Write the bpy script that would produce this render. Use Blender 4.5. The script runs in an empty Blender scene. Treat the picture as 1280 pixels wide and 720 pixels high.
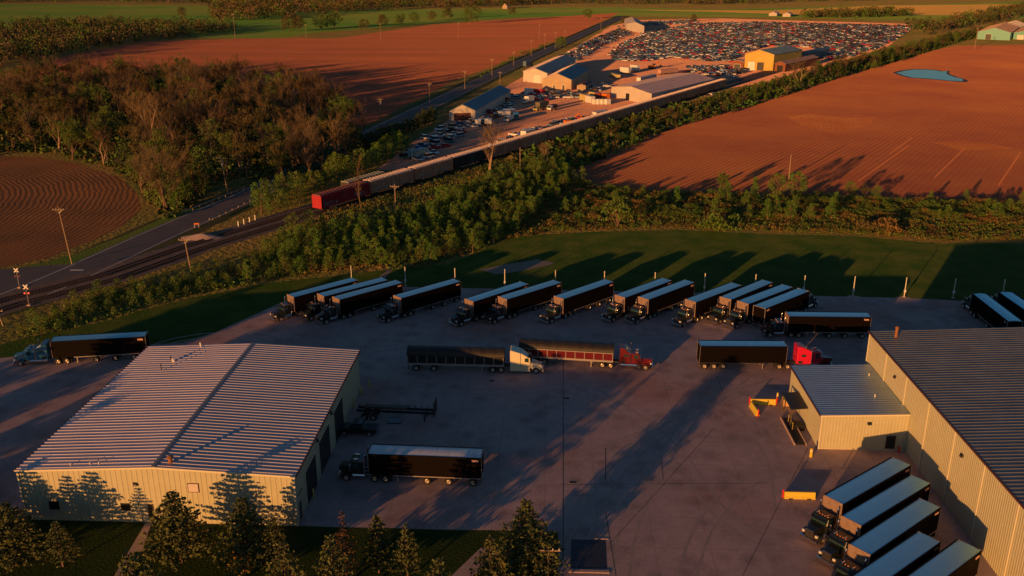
import bpy, bmesh, math, random
from mathutils import Vector, Matrix, noise
random.seed(7)
S = bpy.context.scene; COL = S.collection
R = math.radians
# ------------------------------------------------------------------ camera / survey helper
CAMH, FPX = 60.0, 1130.0
PITCH = math.atan(394.0/FPX); YAW = math.atan(50.0/math.hypot(FPX, 394.0))
_cp, _sp, _cy, _sy = math.cos(PITCH), math.sin(PITCH), math.cos(YAW), math.sin(YAW)
FW = Vector((-_sy*_cp, _cy*_cp, -_sp)); RT = Vector((_cy, _sy, 0)); UP = RT.cross(FW)
def at(px, py, z=0.0):
    """survey: the ground position of a point seen at px,py of the 1280x720 photograph"""
    d = FW*FPX + RT*(px-640) - UP*(py-360)
    t = (z-CAMH)/d.z
    p = d*t
    return Vector((p.x, p.y, z))
cam = bpy.data.cameras.new('camera'); co = bpy.data.objects.new('camera', cam); COL.objects.link(co)
co.location = (0, 0, CAMH)
co.matrix_world = Matrix.Translation((0, 0, CAMH)) @ Matrix((RT, UP, -FW)).transposed().to_4x4()
cam.sensor_width = 36; cam.lens = FPX/1280*36; cam.clip_start = .5; cam.clip_end = 60000
S.camera = co
# ------------------------------------------------------------------ light
AZ, EL = 59.5, 6.0      # shadows run towards AZ (from +X), sun this high
w = bpy.data.worlds.new('World'); S.world = w; w.use_nodes = True
nt = w.node_tree; bg = nt.nodes['Background']
sky = nt.nodes.new('ShaderNodeTexSky'); sky.sky_type = 'NISHITA'; sky.sun_disc = False
sky.sun_elevation = R(EL); sky.sun_rotation = R(90-(AZ+180)); sky.air_density = 1.0; sky.dust_density = .5; sky.ozone_density = 3.2
nt.links.new(sky.outputs[0], bg.inputs[0]); bg.inputs[1].default_value = .062
sl = bpy.data.lights.new('sun', 'SUN'); so = bpy.data.objects.new('sun', sl); COL.objects.link(so)
sl.energy = 4.4; sl.angle = R(.5); sl.color = (1, .42, .11)
dv = Vector((math.cos(R(AZ))*math.cos(R(EL)), math.sin(R(AZ))*math.cos(R(EL)), -math.sin(R(EL))))
so.rotation_euler = dv.to_track_quat('-Z', 'Y').to_euler()
S.view_settings.view_transform = 'Standard'; S.view_settings.look = 'None'; S.view_settings.exposure = .2; S.view_settings.gamma = 1
S.render.engine = 'CYCLES'; S.render.resolution_x = 1024; S.render.resolution_y = 576
# ------------------------------------------------------------------ materials
def M(name, col, rough=.8, metal=0., col2=None, sc=1., bump=0., bsc=None, bdist=.05, spec=.5, rnd=None, isl=None, dr=0., emit=None, det=6, coat=0, stretch=None, wave=None):
    m = bpy.data.materials.new(name); m.use_nodes = True; t = m.node_tree; N = t.nodes; L = t.links
    p = N['Principled BSDF']; p.inputs['Roughness'].default_value = rough; p.inputs['Metallic'].default_value = metal
    p.inputs['Specular IOR Level'].default_value = spec; p.inputs['Coat Weight'].default_value = coat
    p.inputs['Base Color'].default_value = (*col, 1)
    if dr: p.inputs['Diffuse Roughness'].default_value = dr
    cur = None
    tc = N.new('ShaderNodeTexCoord'); vec = tc.outputs['Object']
    if stretch:
        mp = N.new('ShaderNodeMapping'); mp.inputs['Scale'].default_value = stretch[0]; mp.inputs['Rotation'].default_value = (0, 0, R(stretch[1])); L.new(vec, mp.inputs[0]); vec = mp.outputs[0]
    if col2:
        n = N.new('ShaderNodeTexNoise'); n.inputs['Scale'].default_value = sc; n.inputs['Detail'].default_value = det; n.inputs['Roughness'].default_value = .65; L.new(vec, n.inputs[0])
        r = N.new('ShaderNodeMapRange'); r.inputs[1].default_value = .34; r.inputs[2].default_value = .66; L.new(n.outputs[0], r.inputs[0])
        x = N.new('ShaderNodeMix'); x.data_type = 'RGBA'; x.inputs[6].default_value = (*col, 1); x.inputs[7].default_value = (*col2, 1); L.new(r.outputs[0], x.inputs[0]); cur = x.outputs[2]
    for src, c3 in (('obj', rnd), ('isl', isl)):
        if c3:
            g = N.new('ShaderNodeObjectInfo') if src == 'obj' else N.new('ShaderNodeNewGeometry')
            o = g.outputs['Random'] if src == 'obj' else g.outputs['Random Per Island']
            x = N.new('ShaderNodeMix'); x.data_type = 'RGBA'; x.inputs[7].default_value = (*c3, 1)
            if cur: L.new(cur, x.inputs[6])
            else: x.inputs[6].default_value = (*col, 1)
            mm = N.new('ShaderNodeMath'); mm.operation = 'MULTIPLY'; mm.inputs[1].default_value = .85; L.new(o, mm.inputs[0]); L.new(mm.outputs[0], x.inputs[0]); cur = x.outputs[2]
    if wave:      # wave=(scale, angle, rings?, colour, amount)
        wv = N.new('ShaderNodeTexWave'); wv.inputs['Scale'].default_value = wave[0]; wv.inputs['Distortion'].default_value = wave[5] if len(wave) > 5 else 1.
        wv.inputs['Detail'].default_value = 2; wv.inputs['Detail Scale'].default_value = .6
        mp = N.new('ShaderNodeMapping'); mp.vector_type = 'POINT'; mp.inputs['Rotation'].default_value = (0, 0, R(wave[1])); L.new(tc.outputs['Object'], mp.inputs[0]); L.new(mp.outputs[0], wv.inputs[0])
        if wave[2]:
            wv.wave_type = 'RINGS'; wv.rings_direction = 'Z'; mp.inputs['Location'].default_value = wave[2]
        x = N.new('ShaderNodeMix'); x.data_type = 'RGBA'; x.inputs[7].default_value = (*wave[3], 1)
        if cur: L.new(cur, x.inputs[6])
        else: x.inputs[6].default_value = (*col, 1)
        mm = N.new('ShaderNodeMath'); mm.operation = 'MULTIPLY'; mm.inputs[1].default_value = wave[4]; L.new(wv.outputs['Fac'], mm.inputs[0]); L.new(mm.outputs[0], x.inputs[0]); cur = x.outputs[2]
    if cur: L.new(cur, p.inputs['Base Color'])
    if bump:
        n2 = N.new('ShaderNodeTexNoise'); n2.inputs['Scale'].default_value = bsc or sc*3; n2.inputs['Detail'].default_value = 5; L.new(vec, n2.inputs[0])
        b = N.new('ShaderNodeBump'); b.inputs['Strength'].default_value = bump; b.inputs['Distance'].default_value = bdist
        if wave:
            ad = N.new('ShaderNodeMath'); ad.operation = 'ADD'; L.new(n2.outputs[0], ad.inputs[0]); L.new(wv.outputs['Fac'], ad.inputs[1]); L.new(ad.outputs[0], b.inputs['Height'])
        else: L.new(n2.outputs[0], b.inputs['Height'])
        L.new(b.outputs[0], p.inputs['Normal'])
    if emit:
        p.inputs['Emission Color'].default_value = (*emit[0], 1); p.inputs['Emission Strength'].default_value = emit[1]
    return m
mt = {}
def leafmat(name, a, b, c): mt[name] = M(name, a, .75, 0, rnd=b, isl=c, spec=.2)
mt['concrete'] = None
# ------------------------------------------------------------------ mesh builder
class MB:
    def __init__(s): s.v = []; s.f = []; s.mi = []; s.cur = 0
    def add(s, vs, fs):
        o = len(s.v); s.v += [tuple(v) for v in vs]; s.f += [tuple(i+o for i in f) for f in fs]; s.mi += [s.cur]*len(fs); return s
    def hexa(s, b, t):   # b, t: 4 points each, counterclockwise seen from above
        return s.add(list(b)+list(t), [(3, 2, 1, 0), (4, 5, 6, 7), (0, 1, 5, 4), (1, 2, 6, 5), (2, 3, 7, 6), (3, 0, 4, 7)])
    def box(s, x0, x1, y0, y1, z0, z1):
        return s.hexa([(x0, y0, z0), (x1, y0, z0), (x1, y1, z0), (x0, y1, z0)], [(x0, y0, z1), (x1, y0, z1), (x1, y1, z1), (x0, y1, z1)])
    def rbox(s, c, hx, hy, z0, z1, ang):
        ca, sa = math.cos(ang), math.sin(ang)
        q = [(c[0]+ca*a-sa*b, c[1]+sa*a+ca*b) for a, b in ((-hx, -hy), (hx, -hy), (hx, hy), (-hx, hy))]
        return s.hexa([(*p, z0) for p in q], [(*p, z1) for p in q])
    def prismY(s, prof, y0, y1):   # profile (x,z) clockwise or not, extruded along y
        n = len(prof); vs = [(x, y0, z) for x, z in prof]+[(x, y1, z) for x, z in prof]
        return s.add(vs, [tuple(range(n)), tuple(range(2*n-1, n-1, -1))]+[(i, i+n, (i+1) % n+n, (i+1) % n) for i in range(n)])
    def prismX(s, prof, x0, x1):
        n = len(prof); vs = [(x0, y, z) for y, z in prof]+[(x1, y, z) for y, z in prof]
        return s.add(vs, [tuple(range(n-1, -1, -1)), tuple(range(n, 2*n))]+[(i, (i+1) % n, (i+1) % n+n, i+n) for i in range(n)])
    def tube(s, a, b, r0, r1=None, n=8, cap=True):
        r1 = r0 if r1 is None else r1; a = Vector(a); b = Vector(b); d = (b-a)
        if d.length < 1e-6: return s
        d.normalize(); u = d.orthogonal().normalized(); v = d.cross(u)
        vs = [a+(u*math.cos(2*math.pi*i/n)+v*math.sin(2*math.pi*i/n))*r0 for i in range(n)]+[b+(u*math.cos(2*math.pi*i/n)+v*math.sin(2*math.pi*i/n))*r1 for i in range(n)]
        fs = [(i, (i+1) % n, (i+1) % n+n, i+n) for i in range(n)]
        if cap: fs += [tuple(range(n-1, -1, -1)), tuple(range(n, 2*n))]
        return s.add(vs, fs)
    def mesh(s, name, mats, bev=0, smooth=False):
        me = bpy.data.meshes.new(name); me.from_pydata(s.v, [], s.f)
        for m in (mats if isinstance(mats, (list, tuple)) else [mats]): me.materials.append(m)
        me.polygons.foreach_set('material_index', s.mi)
        if bev or True:
            bm = bmesh.new(); bm.from_mesh(me)
            if len(s.f) < 3000: bmesh.ops.recalc_face_normals(bm, faces=bm.faces)
            if bev: bmesh.ops.bevel(bm, geom=list(bm.edges), offset=bev, segments=2, affect='EDGES', profile=.5, clamp_overlap=True)
            bm.to_mesh(me); bm.free()
        if smooth: me.polygons.foreach_set('use_smooth', [True]*len(me.polygons))
        return me
    def obj(s, name, mats, parent=None, **k):
        return link(name, s.mesh(name, mats, **k), parent)
def link(name, me, parent=None):
    o = bpy.data.objects.new(name, me); COL.objects.link(o); o.parent = parent; return o
def tag(o, label=None, cat=None, group=None, kind=None):
    if label: o['label'] = label
    if cat: o['category'] = cat
    if group: o['group'] = group
    if kind: o['kind'] = kind
    return o
def thing(name, loc, rz, label, cat, group=None):
    o = bpy.data.objects.new(name, None); COL.objects.link(o); o.location = loc; o.rotation_euler = (0, 0, rz); o.empty_display_size = .2
    return tag(o, label, cat, group)
KIDS = {}
def dup(root, loc, rz, label, group=None, scale=None):
    if root.name not in KIDS: KIDS[root.name] = [(c, list(c.children)) for c in root.children]
    r = root.copy(); COL.objects.link(r); r.location = loc; r.rotation_euler = (0, 0, rz); r['label'] = label
    if group: r['group'] = group
    if scale is not None: r.scale = scale if isinstance(scale, tuple) else (scale,)*3
    for c, g in KIDS[root.name]:
        d = c.copy(); COL.objects.link(d); d.parent = r
        for e in g:
            h = e.copy(); COL.objects.link(h); h.parent = d
    return r
def inpoly(x, y, P):
    c = False; j = len(P)-1
    for i in range(len(P)):
        a, b = P[i], P[j]
        if (a[1] > y) != (b[1] > y) and x < (b[0]-a[0])*(y-a[1])/(b[1]-a[1])+a[0]: c = not c
        j = i
    return c
def wpoly(px): return [(at(*p).x, at(*p).y) for p in px]
def scatter(P, n, dmin, seed=1, tries=40):
    rs = random.Random(seed); xs = [p[0] for p in P]; ys = [p[1] for p in P]; out = []; grid = {}
    for _ in range(n*tries):
        if len(out) >= n: break
        x = rs.uniform(min(xs), max(xs)); y = rs.uniform(min(ys), max(ys))
        if not inpoly(x, y, P): continue
        gx, gy = int(x//dmin), int(y//dmin); ok = True
        for i in (-1, 0, 1):
            for j in (-1, 0, 1):
                for q in grid.get((gx+i, gy+j), ()):
                    if (q[0]-x)**2+(q[1]-y)**2 < dmin*dmin: ok = False
        if ok: grid.setdefault((gx, gy), []).append((x, y)); out.append((x, y))
    return out
# ------------------------------------------------------------------ ground
def sheet(name, P, z, mat, jit=0., seg=8., kind='structure'):
    """flat ground sheet, its outline broken into short irregular pieces"""
    pts = []; n = len(P)
    for i in range(n):
        a = Vector((*P[i], 0)); b = Vector((*P[(i+1) % n], 0)); k = max(1, min(40, int((b-a).length/seg))) if jit else 1
        for j in range(k):
            p = a.lerp(b, j/k)
            if jit and j: p += Vector((noise.noise(p*.13), noise.noise(p*.13+Vector((9, 9, 0))), 0))*jit
            pts.append((p.x, p.y, z))
    me = bpy.data.meshes.new(name); me.from_pydata(pts, [], [tuple(range(len(pts)))]); me.materials.append(mat)
    bm = bmesh.new(); bm.from_mesh(me); bmesh.ops.triangulate(bm, faces=bm.faces); bmesh.ops.recalc_face_normals(bm, faces=bm.faces)
    if bm.faces and sum(f.normal.z for f in bm.faces) < 0: bmesh.ops.reverse_faces(bm, faces=bm.faces)
    bm.to_mesh(me); bm.free()
    o = link(name, me); o['kind'] = kind; return o
soil = M('soil', (.35, .145, .062), .95, 0, (.24, .085, .055), .013, 1., 2., .11, spec=.05, dr=1., wave=(.17, 31.3, None, (.27, .09, .05), .12, 0.))
soil2 = M('soil_far', (.34, .125, .066), .95, 0, (.24, .095, .055), .02, 1., .4, .5, spec=.05, dr=1., stretch=((.35, 1.6, 1), 8))
soil3 = M('soil_rows', (.12, .07, .038), .95, 0, (.20, .10, .045), .05, 1., 1.2, .03, spec=.1, dr=1., wave=(.21, 0, (215, -212, 0), (.08, .045, .028), .3, 5.))
grassb = M('rough_grass', (.12, .14, .035), .95, 0, (.22, .16, .05), .03, 1., .8, .6, spec=.1, dr=1.)
meadow = M('meadow', (.045, .17, .02), .95, 0, (.15, .19, .04), .004, .9, .5, .5, spec=.1, dr=1.)
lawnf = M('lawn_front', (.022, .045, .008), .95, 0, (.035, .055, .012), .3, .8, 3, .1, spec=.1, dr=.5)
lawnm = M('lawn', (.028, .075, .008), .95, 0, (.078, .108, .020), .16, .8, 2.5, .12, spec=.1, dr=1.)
conc = M('concrete', (.54, .385, .36), .8, 0, (.41, .31, .295), .09, .25, 7, .02, spec=.3)
asph = M('asphalt', (.11, .10, .10), .9, 0, (.15, .13, .12), .2, .5, 4, .04, spec=.3)
ballast = M('ballast', (.21, .155, .12), .95, 0, (.13, .10, .085), .5, 1., 5, .15, spec=.2)
dirt = M('yard_dirt', (.60, .30, .19), .95, 0, (.46, .25, .18), .04, .8, 1.2, .25, spec=.1, dr=1.)
white = M('road_paint', (.75, .72, .65), .7); darkm = M('dark_sheet', (.03, .035, .045), .8)
walkm = M('walk_concrete', (.5, .36, .29), .85, 0, (.42, .30, .25), 1.2, .3, 8, .01)
waterm = M('pond_water', (.04, .42, .34), .12, 0, spec=.8, bump=.15, bsc=2, bdist=.02)
# concrete slab joints in the shader
def joints(m):
    t = m.node_tree; N = t.nodes; L = t.links; p = N['Principled BSDF']; src = p.inputs['Base Color'].links[0].from_socket
    tc = N.new('ShaderNodeTexCoord'); b = N.new('ShaderNodeTexBrick'); b.offset = 0; b.inputs['Scale'].default_value = 1; b.inputs['Brick Width'].default_value = 6.1; b.inputs['Row Height'].default_value = 6.1
    b.inputs['Mortar Size'].default_value = .05; b.inputs['Mortar Smooth'].default_value = .4; b.inputs['Color1'].default_value = (1, 1, 1, 1); b.inputs['Color2'].default_value = (.95, .955, .965, 1); b.inputs['Mortar'].default_value = (.74, .74, .74, 1)
    L.new(tc.outputs['Object'], b.inputs[0]); x = N.new('ShaderNodeMix'); x.data_type = 'RGBA'; x.blend_type = 'MULTIPLY'; x.inputs[0].default_value = 1
    n = N.new('ShaderNodeTexNoise'); n.inputs['Scale'].default_value = .7; n.inputs['Detail'].default_value = 8; n.inputs['Roughness'].default_value = .75
    L.new(tc.outputs['Object'], n.inputs[0]); r = N.new('ShaderNodeMapRange'); r.inputs[1].default_value = .3; r.inputs[2].default_value = .75; r.inputs[3].default_value = .8; r.inputs[4].default_value = 1.08; L.new(n.outputs[0], r.inputs[0])
    y = N.new('ShaderNodeMix'); y.data_type = 'RGBA'; y.blend_type = 'MULTIPLY'; y.inputs[0].default_value = 1; L.new(b.outputs[0], y.inputs[6]); L.new(r.outputs[0], y.inputs[7])
    vo = N.new('ShaderNodeTexVoronoi'); vo.inputs['Scale'].default_value = .33; vo.inputs['Randomness'].default_value = 1; L.new(tc.outputs['Object'], vo.inputs['Vector'])
    n3 = N.new('ShaderNodeTexNoise'); n3.inputs['Scale'].default_value = 2.5; n3.inputs['Detail'].default_value = 4; L.new(tc.outputs['Object'], n3.inputs[0])
    ad = N.new('ShaderNodeMath'); ad.operation = 'MULTIPLY_ADD'; ad.inputs[1].default_value = .9; L.new(n3.outputs[0], ad.inputs[0]); L.new(vo.outputs['Distance'], ad.inputs[2])
    rs_ = N.new('ShaderNodeMapRange'); rs_.inputs[1].default_value = .55; rs_.inputs[2].default_value = .95; rs_.inputs[3].default_value = .72; rs_.inputs[4].default_value = 1; L.new(ad.outputs[0], rs_.inputs[0])
    n4 = N.new('ShaderNodeTexNoise'); n4.inputs['Scale'].default_value = .045; n4.inputs['Detail'].default_value = 3; L.new(tc.outputs['Object'], n4.inputs[0])
    r4 = N.new('ShaderNodeMapRange'); r4.inputs[1].default_value = .52; r4.inputs[2].default_value = .68; L.new(n4.outputs[0], r4.inputs[0])
    st = N.new('ShaderNodeMix'); st.data_type = 'RGBA'; st.inputs[6].default_value = (1, 1, 1, 1); st.inputs[7].default_value = (1.12, .84, .74, 1); L.new(r4.outputs[0], st.inputs[0])
    y2 = N.new('ShaderNodeMix'); y2.data_type = 'RGBA'; y2.blend_type = 'MULTIPLY'; y2.inputs[0].default_value = 1; L.new(y.outputs[2], y2.inputs[6]); L.new(rs_.outputs[0], y2.inputs[7])
    y = N.new('ShaderNodeMix'); y.data_type = 'RGBA'; y.blend_type = 'MULTIPLY'; y.inputs[0].default_value = 1; L.new(y2.outputs[2], y.inputs[6]); L.new(st.outputs[2], y.inputs[7])
    L.new(src, x.inputs[6]); L.new(y.outputs[2], x.inputs[7]); L.new(x.outputs[2], p.inputs['Base Color'])
joints(conc)
Z = .004
sheet('ground', [(-20000, -3000), (20000, -3000), (20000, 30000), (-20000, 30000)], 0, grassb)
sheet('meadow', wpoly([(0, 30), (110, 24), (250, 20), (330, 14), (640, 10), (770, 9), (900, 12), (1280, 2), (1280, 24), (1150, 26), (1000, 22), (780, 20), (640, 22), (530, 30), (400, 40), (330, 50), (250, 48), (230, 38), (100, 30), (0, 40)]), Z, meadow, 6, 60)
sheet('meadow', wpoly([(-80, 5), (0, 5), (260, 7), (330, 12), (330, 26), (240, 31), (110, 30), (0, 33), (-80, 36)]), 1.5*Z, meadow, 6, 60)
sheet('stubble_field', wpoly([(780, 12), (960, 13), (1100, 7), (1280, 5), (1280, 18), (1200, 19), (1000, 18)]), 2*Z, M('stubble', (.48, .30, .09), .95, 0, (.34, .27, .07), .01, 1, .8, .6, spec=.1, dr=1.), 6, 60)
sheet('field', wpoly([(20, 92), (90, 68), (180, 52), (300, 48), (420, 48), (540, 31), (640, 24), (775, 16), (745, 30), (700, 50), (640, 73), (560, 104), (500, 135), (450, 165), (400, 160), (300, 130), (100, 105)]), 3*Z, soil2, 2, 40)
sheet('field', wpoly([(702, 217), (740, 229), (800, 236), (900, 240), (1040, 242), (1130, 247), (1280, 251), (1420, 256), (1600, 150), (1500, 62), (1290, 56), (1200, 57), (1180, 60), (1090, 82), (1000, 106), (900, 137), (820, 160), (760, 186)]), 3*Z, soil, 1.5, 14)
sheet('field', wpoly([(-120, 372), (0, 335), (60, 322), (110, 303), (150, 285), (176, 262), (172, 243), (150, 222), (100, 205), (50, 197), (0, 195), (-120, 196)]), 3*Z, soil3, 1.0, 8)
sheet('yard', wpoly([(470, 212), (520, 175), (560, 150), (600, 128), (650, 98), (700, 70), (765, 32), (800, 25), (900, 23), (1145, 30), (1110, 58), (1060, 74), (1010, 88), (980, 100), (900, 112), (820, 134), (700, 165), (600, 193), (530, 215)]), 3*Z, dirt, 2, 20)
sheet('lawn', [(-140, 118), (-76, 136), (-56, 146), (-47, 171), (130, 166), (150, 190), (150, 207)]+wpoly([(1230, 303), (1180, 305), (1060, 295), (960, 293), (840, 287), (700, 292), (640, 297), (560, 330), (420, 345), (330, 355), (240, 372), (130, 402), (20, 425), (-60, 450)]), 3*Z, lawnm, 1.2, 6)
PAV = [(-140, 60), (-140, 117), (-76, 138), (-62.5, 141), (-58.5, 146), (-50.5, 163), (-46.5, 171.6), (-40, 171.8), (0, 171.2), (69, 169.2), (91, 167), (150, 164), (150, 40), (1.6, 40), (1.6, 88), (-130, 88), (-130, 60)]
sheet('pavement', PAV, 4*Z, conc, .25, 5)
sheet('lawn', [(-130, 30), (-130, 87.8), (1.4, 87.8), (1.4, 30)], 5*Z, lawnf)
sheet('path', [tuple(at(*p).xy) for p in ((183, 652), (190, 652), (167, 720), (152, 760), (128, 760), (143, 720))], 6*Z, walkm)
sheet('path', [tuple(at(*p).xy) for p in ((601, 685), (625, 689), (593, 720), (560, 752), (530, 752), (564, 720))], 6*Z, walkm)
sheet('scale_pit_cover', [tuple(at(*p).xy) for p in ((714, 675), (757, 675), (759, 711), (713, 711))], 6*Z, M('pit_steel', (.045, .05, .075), .6, .3, (.03, .035, .05), 2))
mb = MB(); a, b = at(713, 712), at(759, 712); mb.box(a.x-.2, b.x+.2, a.y-.5, a.y-.05, 0, .09); c, d = at(714, 674), at(757, 674); mb.box(c.x-.3, d.x+.3, c.y+.1, c.y+.3, 0, .06); o = mb.obj('pit_kerb', walkm); o['kind'] = 'structure'
# sealed joints and drains on the apron
mb = MB()
for p, q, wd in (((704, 442), (704, 700), .10), ((757, 560), (757, 600), .12), ((762, 680), (893, 535), .07), ((826, 570), (829, 600), .08), ((700, 606), (960, 604), .06), ((1010, 560), (928, 720), .07), ((896, 470), (903, 490), .08), ((757, 640), (770, 720), .08)):
    a = at(*p); b = at(*q); d = (b-a).normalized(); n = Vector((-d.y, d.x, 0))*wd/2; z = Vector((0, 0, 6*Z)); mb.add([a-n+z, b-n+z, b+n+z, a+n+z], [(0, 1, 2, 3)])
o = mb.obj('pavement_joints', M('joint_seal', (.07, .065, .06), .9)); o['kind'] = 'structure'
for (px, py, lb) in ((716, 603, 'small dark iron drain grate set in the apron near the bottom pine'), (708, 498, 'round dark drain cover in the apron right of the white tractor'), (615, 476, 'round dark drain cover in the shaded apron below the brown dump trailer')):
    g = thing('drain_cover', at(px, py), 0, lb, 'drain'); m_ = MB(); m_.box(-.42, .42, -.25, .25, .023, .035); m_.obj('grate', darkm, g)
    m_ = MB(); m_.box(-.5, .5, -.33, .33, .0, .022); m_.obj('frame', walkm, g)
# gravel pad around the lit grass bases, road, tracks
def ribbon(name, pts, wl, wr, z, mat, jit=0):
    L_, R_ = [], []
    for i, p in enumerate(pts):
        d = (pts[min(i+1, len(pts)-1)]-pts[max(i-1, 0)]); d.z = 0; d.normalize(); n = Vector((-d.y, d.x, 0))
        L_.append(tuple((p+n*wl).xy)); R_.append(tuple((p-n*wr).xy))
    return sheet(name, L_+R_[::-1], z, mat, jit, 4)
def offs0(pts, o):
    r = []
    for i, p in enumerate(pts):
        d = (pts[min(i+1, len(pts)-1)]-pts[max(i-1, 0)]); d.z = 0; d.normalize(); r.append(p+Vector((-d.y, d.x, 0))*o)
    return r
def smooth_line(P, step):
    out = []; n = len(P)
    for i in range(n-1):
        p0, p1, p2, p3 = P[max(i-1, 0)], P[i], P[i+1], P[min(i+2, n-1)]; k = max(2, int((p2-p1).length/step))
        for j in range(k):
            t = j/k; out.append(.5*((2*p1)+(p2-p0)*t+(2*p0-5*p1+4*p2-p3)*t*t+(3*p1-p0-3*p2+p3)*t**3))
    out.append(P[-1]); return out
_r = (at(-60, 392)-at(10, 376)).normalized()
road = smooth_line([at(-60, 392)+_r*260, at(-60, 392)+_r*120, at(-60, 392)+_r*40, at(-60, 392), at(10, 376), at(100, 339), at(200, 293), at(285, 256), at(330, 236), at(455, 172), at(560, 121), at(640, 83), at(702, 55), at(745, 35), at(780, 20)], 12)
ribbon('road_verge', road, 9.5, 8.5, 4*Z, M('verge', (.075, .10, .025), .95, 0, (.13, .10, .04), .3, 1, 2, .2, spec=.1), 1.2)
ribbon('road', road, 5.3, 5.0, 5*Z, asph, .15)
def line_strip(name, pts, off, wd, z, mat): return ribbon(name, pts, off+wd/2, -off+wd/2, z, mat)
line_strip('road_edge_line', road, 4.6, .22, 6*Z, white); line_strip('road_edge_line', road, -4.3, .18, 6*Z, white)
a, b = at(88, 337.5), at(104, 338); mb = MB(); mb.box(a.x, b.x, a.y-.3, a.y+.3, 0, 7*Z); mb.obj('stop_line', white)['kind'] = 'structure'
# the side lane coming in from the left of the crossing
sheet('road', [tuple(at(*p).xy) for p in ((-900, 430), (-80, 352), (0, 337), (70, 331), (96, 331), (60, 349), (0, 367), (-80, 385), (-900, 480))], 4.5*Z, asph, .3, 4)
_r = (at(-60, 405)-at(20, 378)).normalized()
rail_px = [at(-60, 405)+_r*260, at(-60, 405)+_r*120, at(-60, 405)+_r*40, at(-60, 405), at(20, 378), at(140, 347.5), at(240, 312), at(388, 267)]
u0 = rail_px[-1]; dirr = (at(760, 153)-u0); dirr.z = 0; dirr.normalize()
rail_px += [u0+dirr*(60*i) for i in range(1, 14)]
rail = smooth_line([p.copy() for p in rail_px], 8)
ribbon('rail_ballast', rail, 7.5, 4.5, 5.5*Z, ballast, .8)
steel = M('rail_steel', (.20, .13, .10), .45, .8); tie = M('rail_tie', (.06, .04, .03), .9)
def offs(pts, o):
    r = []
    for i, p in enumerate(pts):
        d = (pts[min(i+1, len(pts)-1)]-pts[max(i-1, 0)]); d.z = 0; d.normalize(); r.append(p+Vector((-d.y, d.x, 0))*o)
    return r
trackA = offs(rail, -1.6); trackB = offs(rail, 3.2)
for tr in (trackA, trackB):
    mb = MB()
    for o_ in (-.75, .75):
        L1 = offs(tr, o_)
        for i in range(len(L1)-1):
            a, b = L1[i], L1[i+1]; d = (b-a).normalized(); n = Vector((-d.y, d.x, 0))*.06
            mb.hexa([a-n+Vector((0, 0, .1)), b-n+Vector((0, 0, .1)), b+n+Vector((0, 0, .1)), a+n+Vector((0, 0, .1))], [a-n+Vector((0, 0, .3)), b-n+Vector((0, 0, .3)), b+n+Vector((0, 0, .3)), a+n+Vector((0, 0, .3))])
    r_ = mb.obj('railway_track', steel); r_['kind'] = 'structure'
    mb = MB()
    for i in range(len(tr)-1):
        a, b = tr[i], tr[i+1]
        if a.y > 330: break
        n = max(1, int((b-a).length/.65)); ang = math.atan2(b.y-a.y, b.x-a.x)
        for j in range(n): mb.rbox(a.lerp(b, j/n), .13, 1.3, .02, .14, ang)
    mb.obj('railway_ties', tie)['kind'] = 'structure'
sheet('verge_grass', wpoly([(-100, 368), (0, 340), (100, 316), (170, 288), (228, 262), (262, 258), (225, 277), (160, 306), (100, 331), (60, 338), (0, 345), (-90, 372)]), 4.2*Z, M('verge_green', (.06, .14, .02), .95, 0, (.10, .14, .03), .1, 1, 2, .2, spec=.1, dr=1.), .8, 5)
ml = M('tramline', (.46, .18, .08), .95, spec=.05, dr=1.)
for p_, q_ in (((1073, 226), (1136, 182)), ((1168, 222), (1207, 184)), ((1248, 232), (1276, 190)), ((1112, 192), (1140, 172))): ribbon('field_track', [at(*p_), at(*q_)], .22, .22, 5*Z, ml)
# pond in the right field
pd = [at(*p) for p in ((1120, 91), (1130, 88.5), (1142, 87), (1157, 87), (1170, 88), (1176, 89.3), (1184, 89), (1183, 92), (1190, 95), (1204, 99.5), (1203, 101.5), (1190, 101), (1175, 99.5), (1158, 98), (1140, 97), (1130, 94.5))]
sheet('pond_shore', [tuple((Vector((p.x, p.y, 0))-Vector((236, 590, 0))).xy*1.12+Vector((236, 590)).xy) for p in pd], 4*Z, M('mud', (.10, .06, .04), .7), .8, 5)
sheet('pond', [tuple(p.xy) for p in pd], 5*Z, waterm, 1.5, 6)
sheet('bare_patch', wpoly([(985, 146), (1010, 142), (1055, 147), (1100, 146), (1075, 160), (1040, 165), (1000, 156)]), 4*Z, M('dry_soil', (.42, .18, .07), .95, 0, (.34, .12, .05), .06, 1, .9, .4, spec=.05, dr=1.), 3, 8)
sheet('bare_patch', wpoly([(1165, 178), (1200, 176), (1240, 180), (1270, 186), (1200, 188)]), 4*Z, bpy.data.materials['dry_soil'], 2, 8)
sheet('path', [tuple(at(*p).xy) for p in ((470, 350), (484, 337), (478, 330), (484, 330), (490, 338), (480, 350))], 4*Z, M('worn_track', (.26, .2, .15), .9), .3, 3)
sheet('bare_patch', [tuple(at(*p).xy) for p in ((600, 337), (650, 328), (672, 324), (695, 329), (660, 337), (620, 343))], 4*Z, bpy.data.materials['worn_track'], 1.2, 3)
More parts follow.
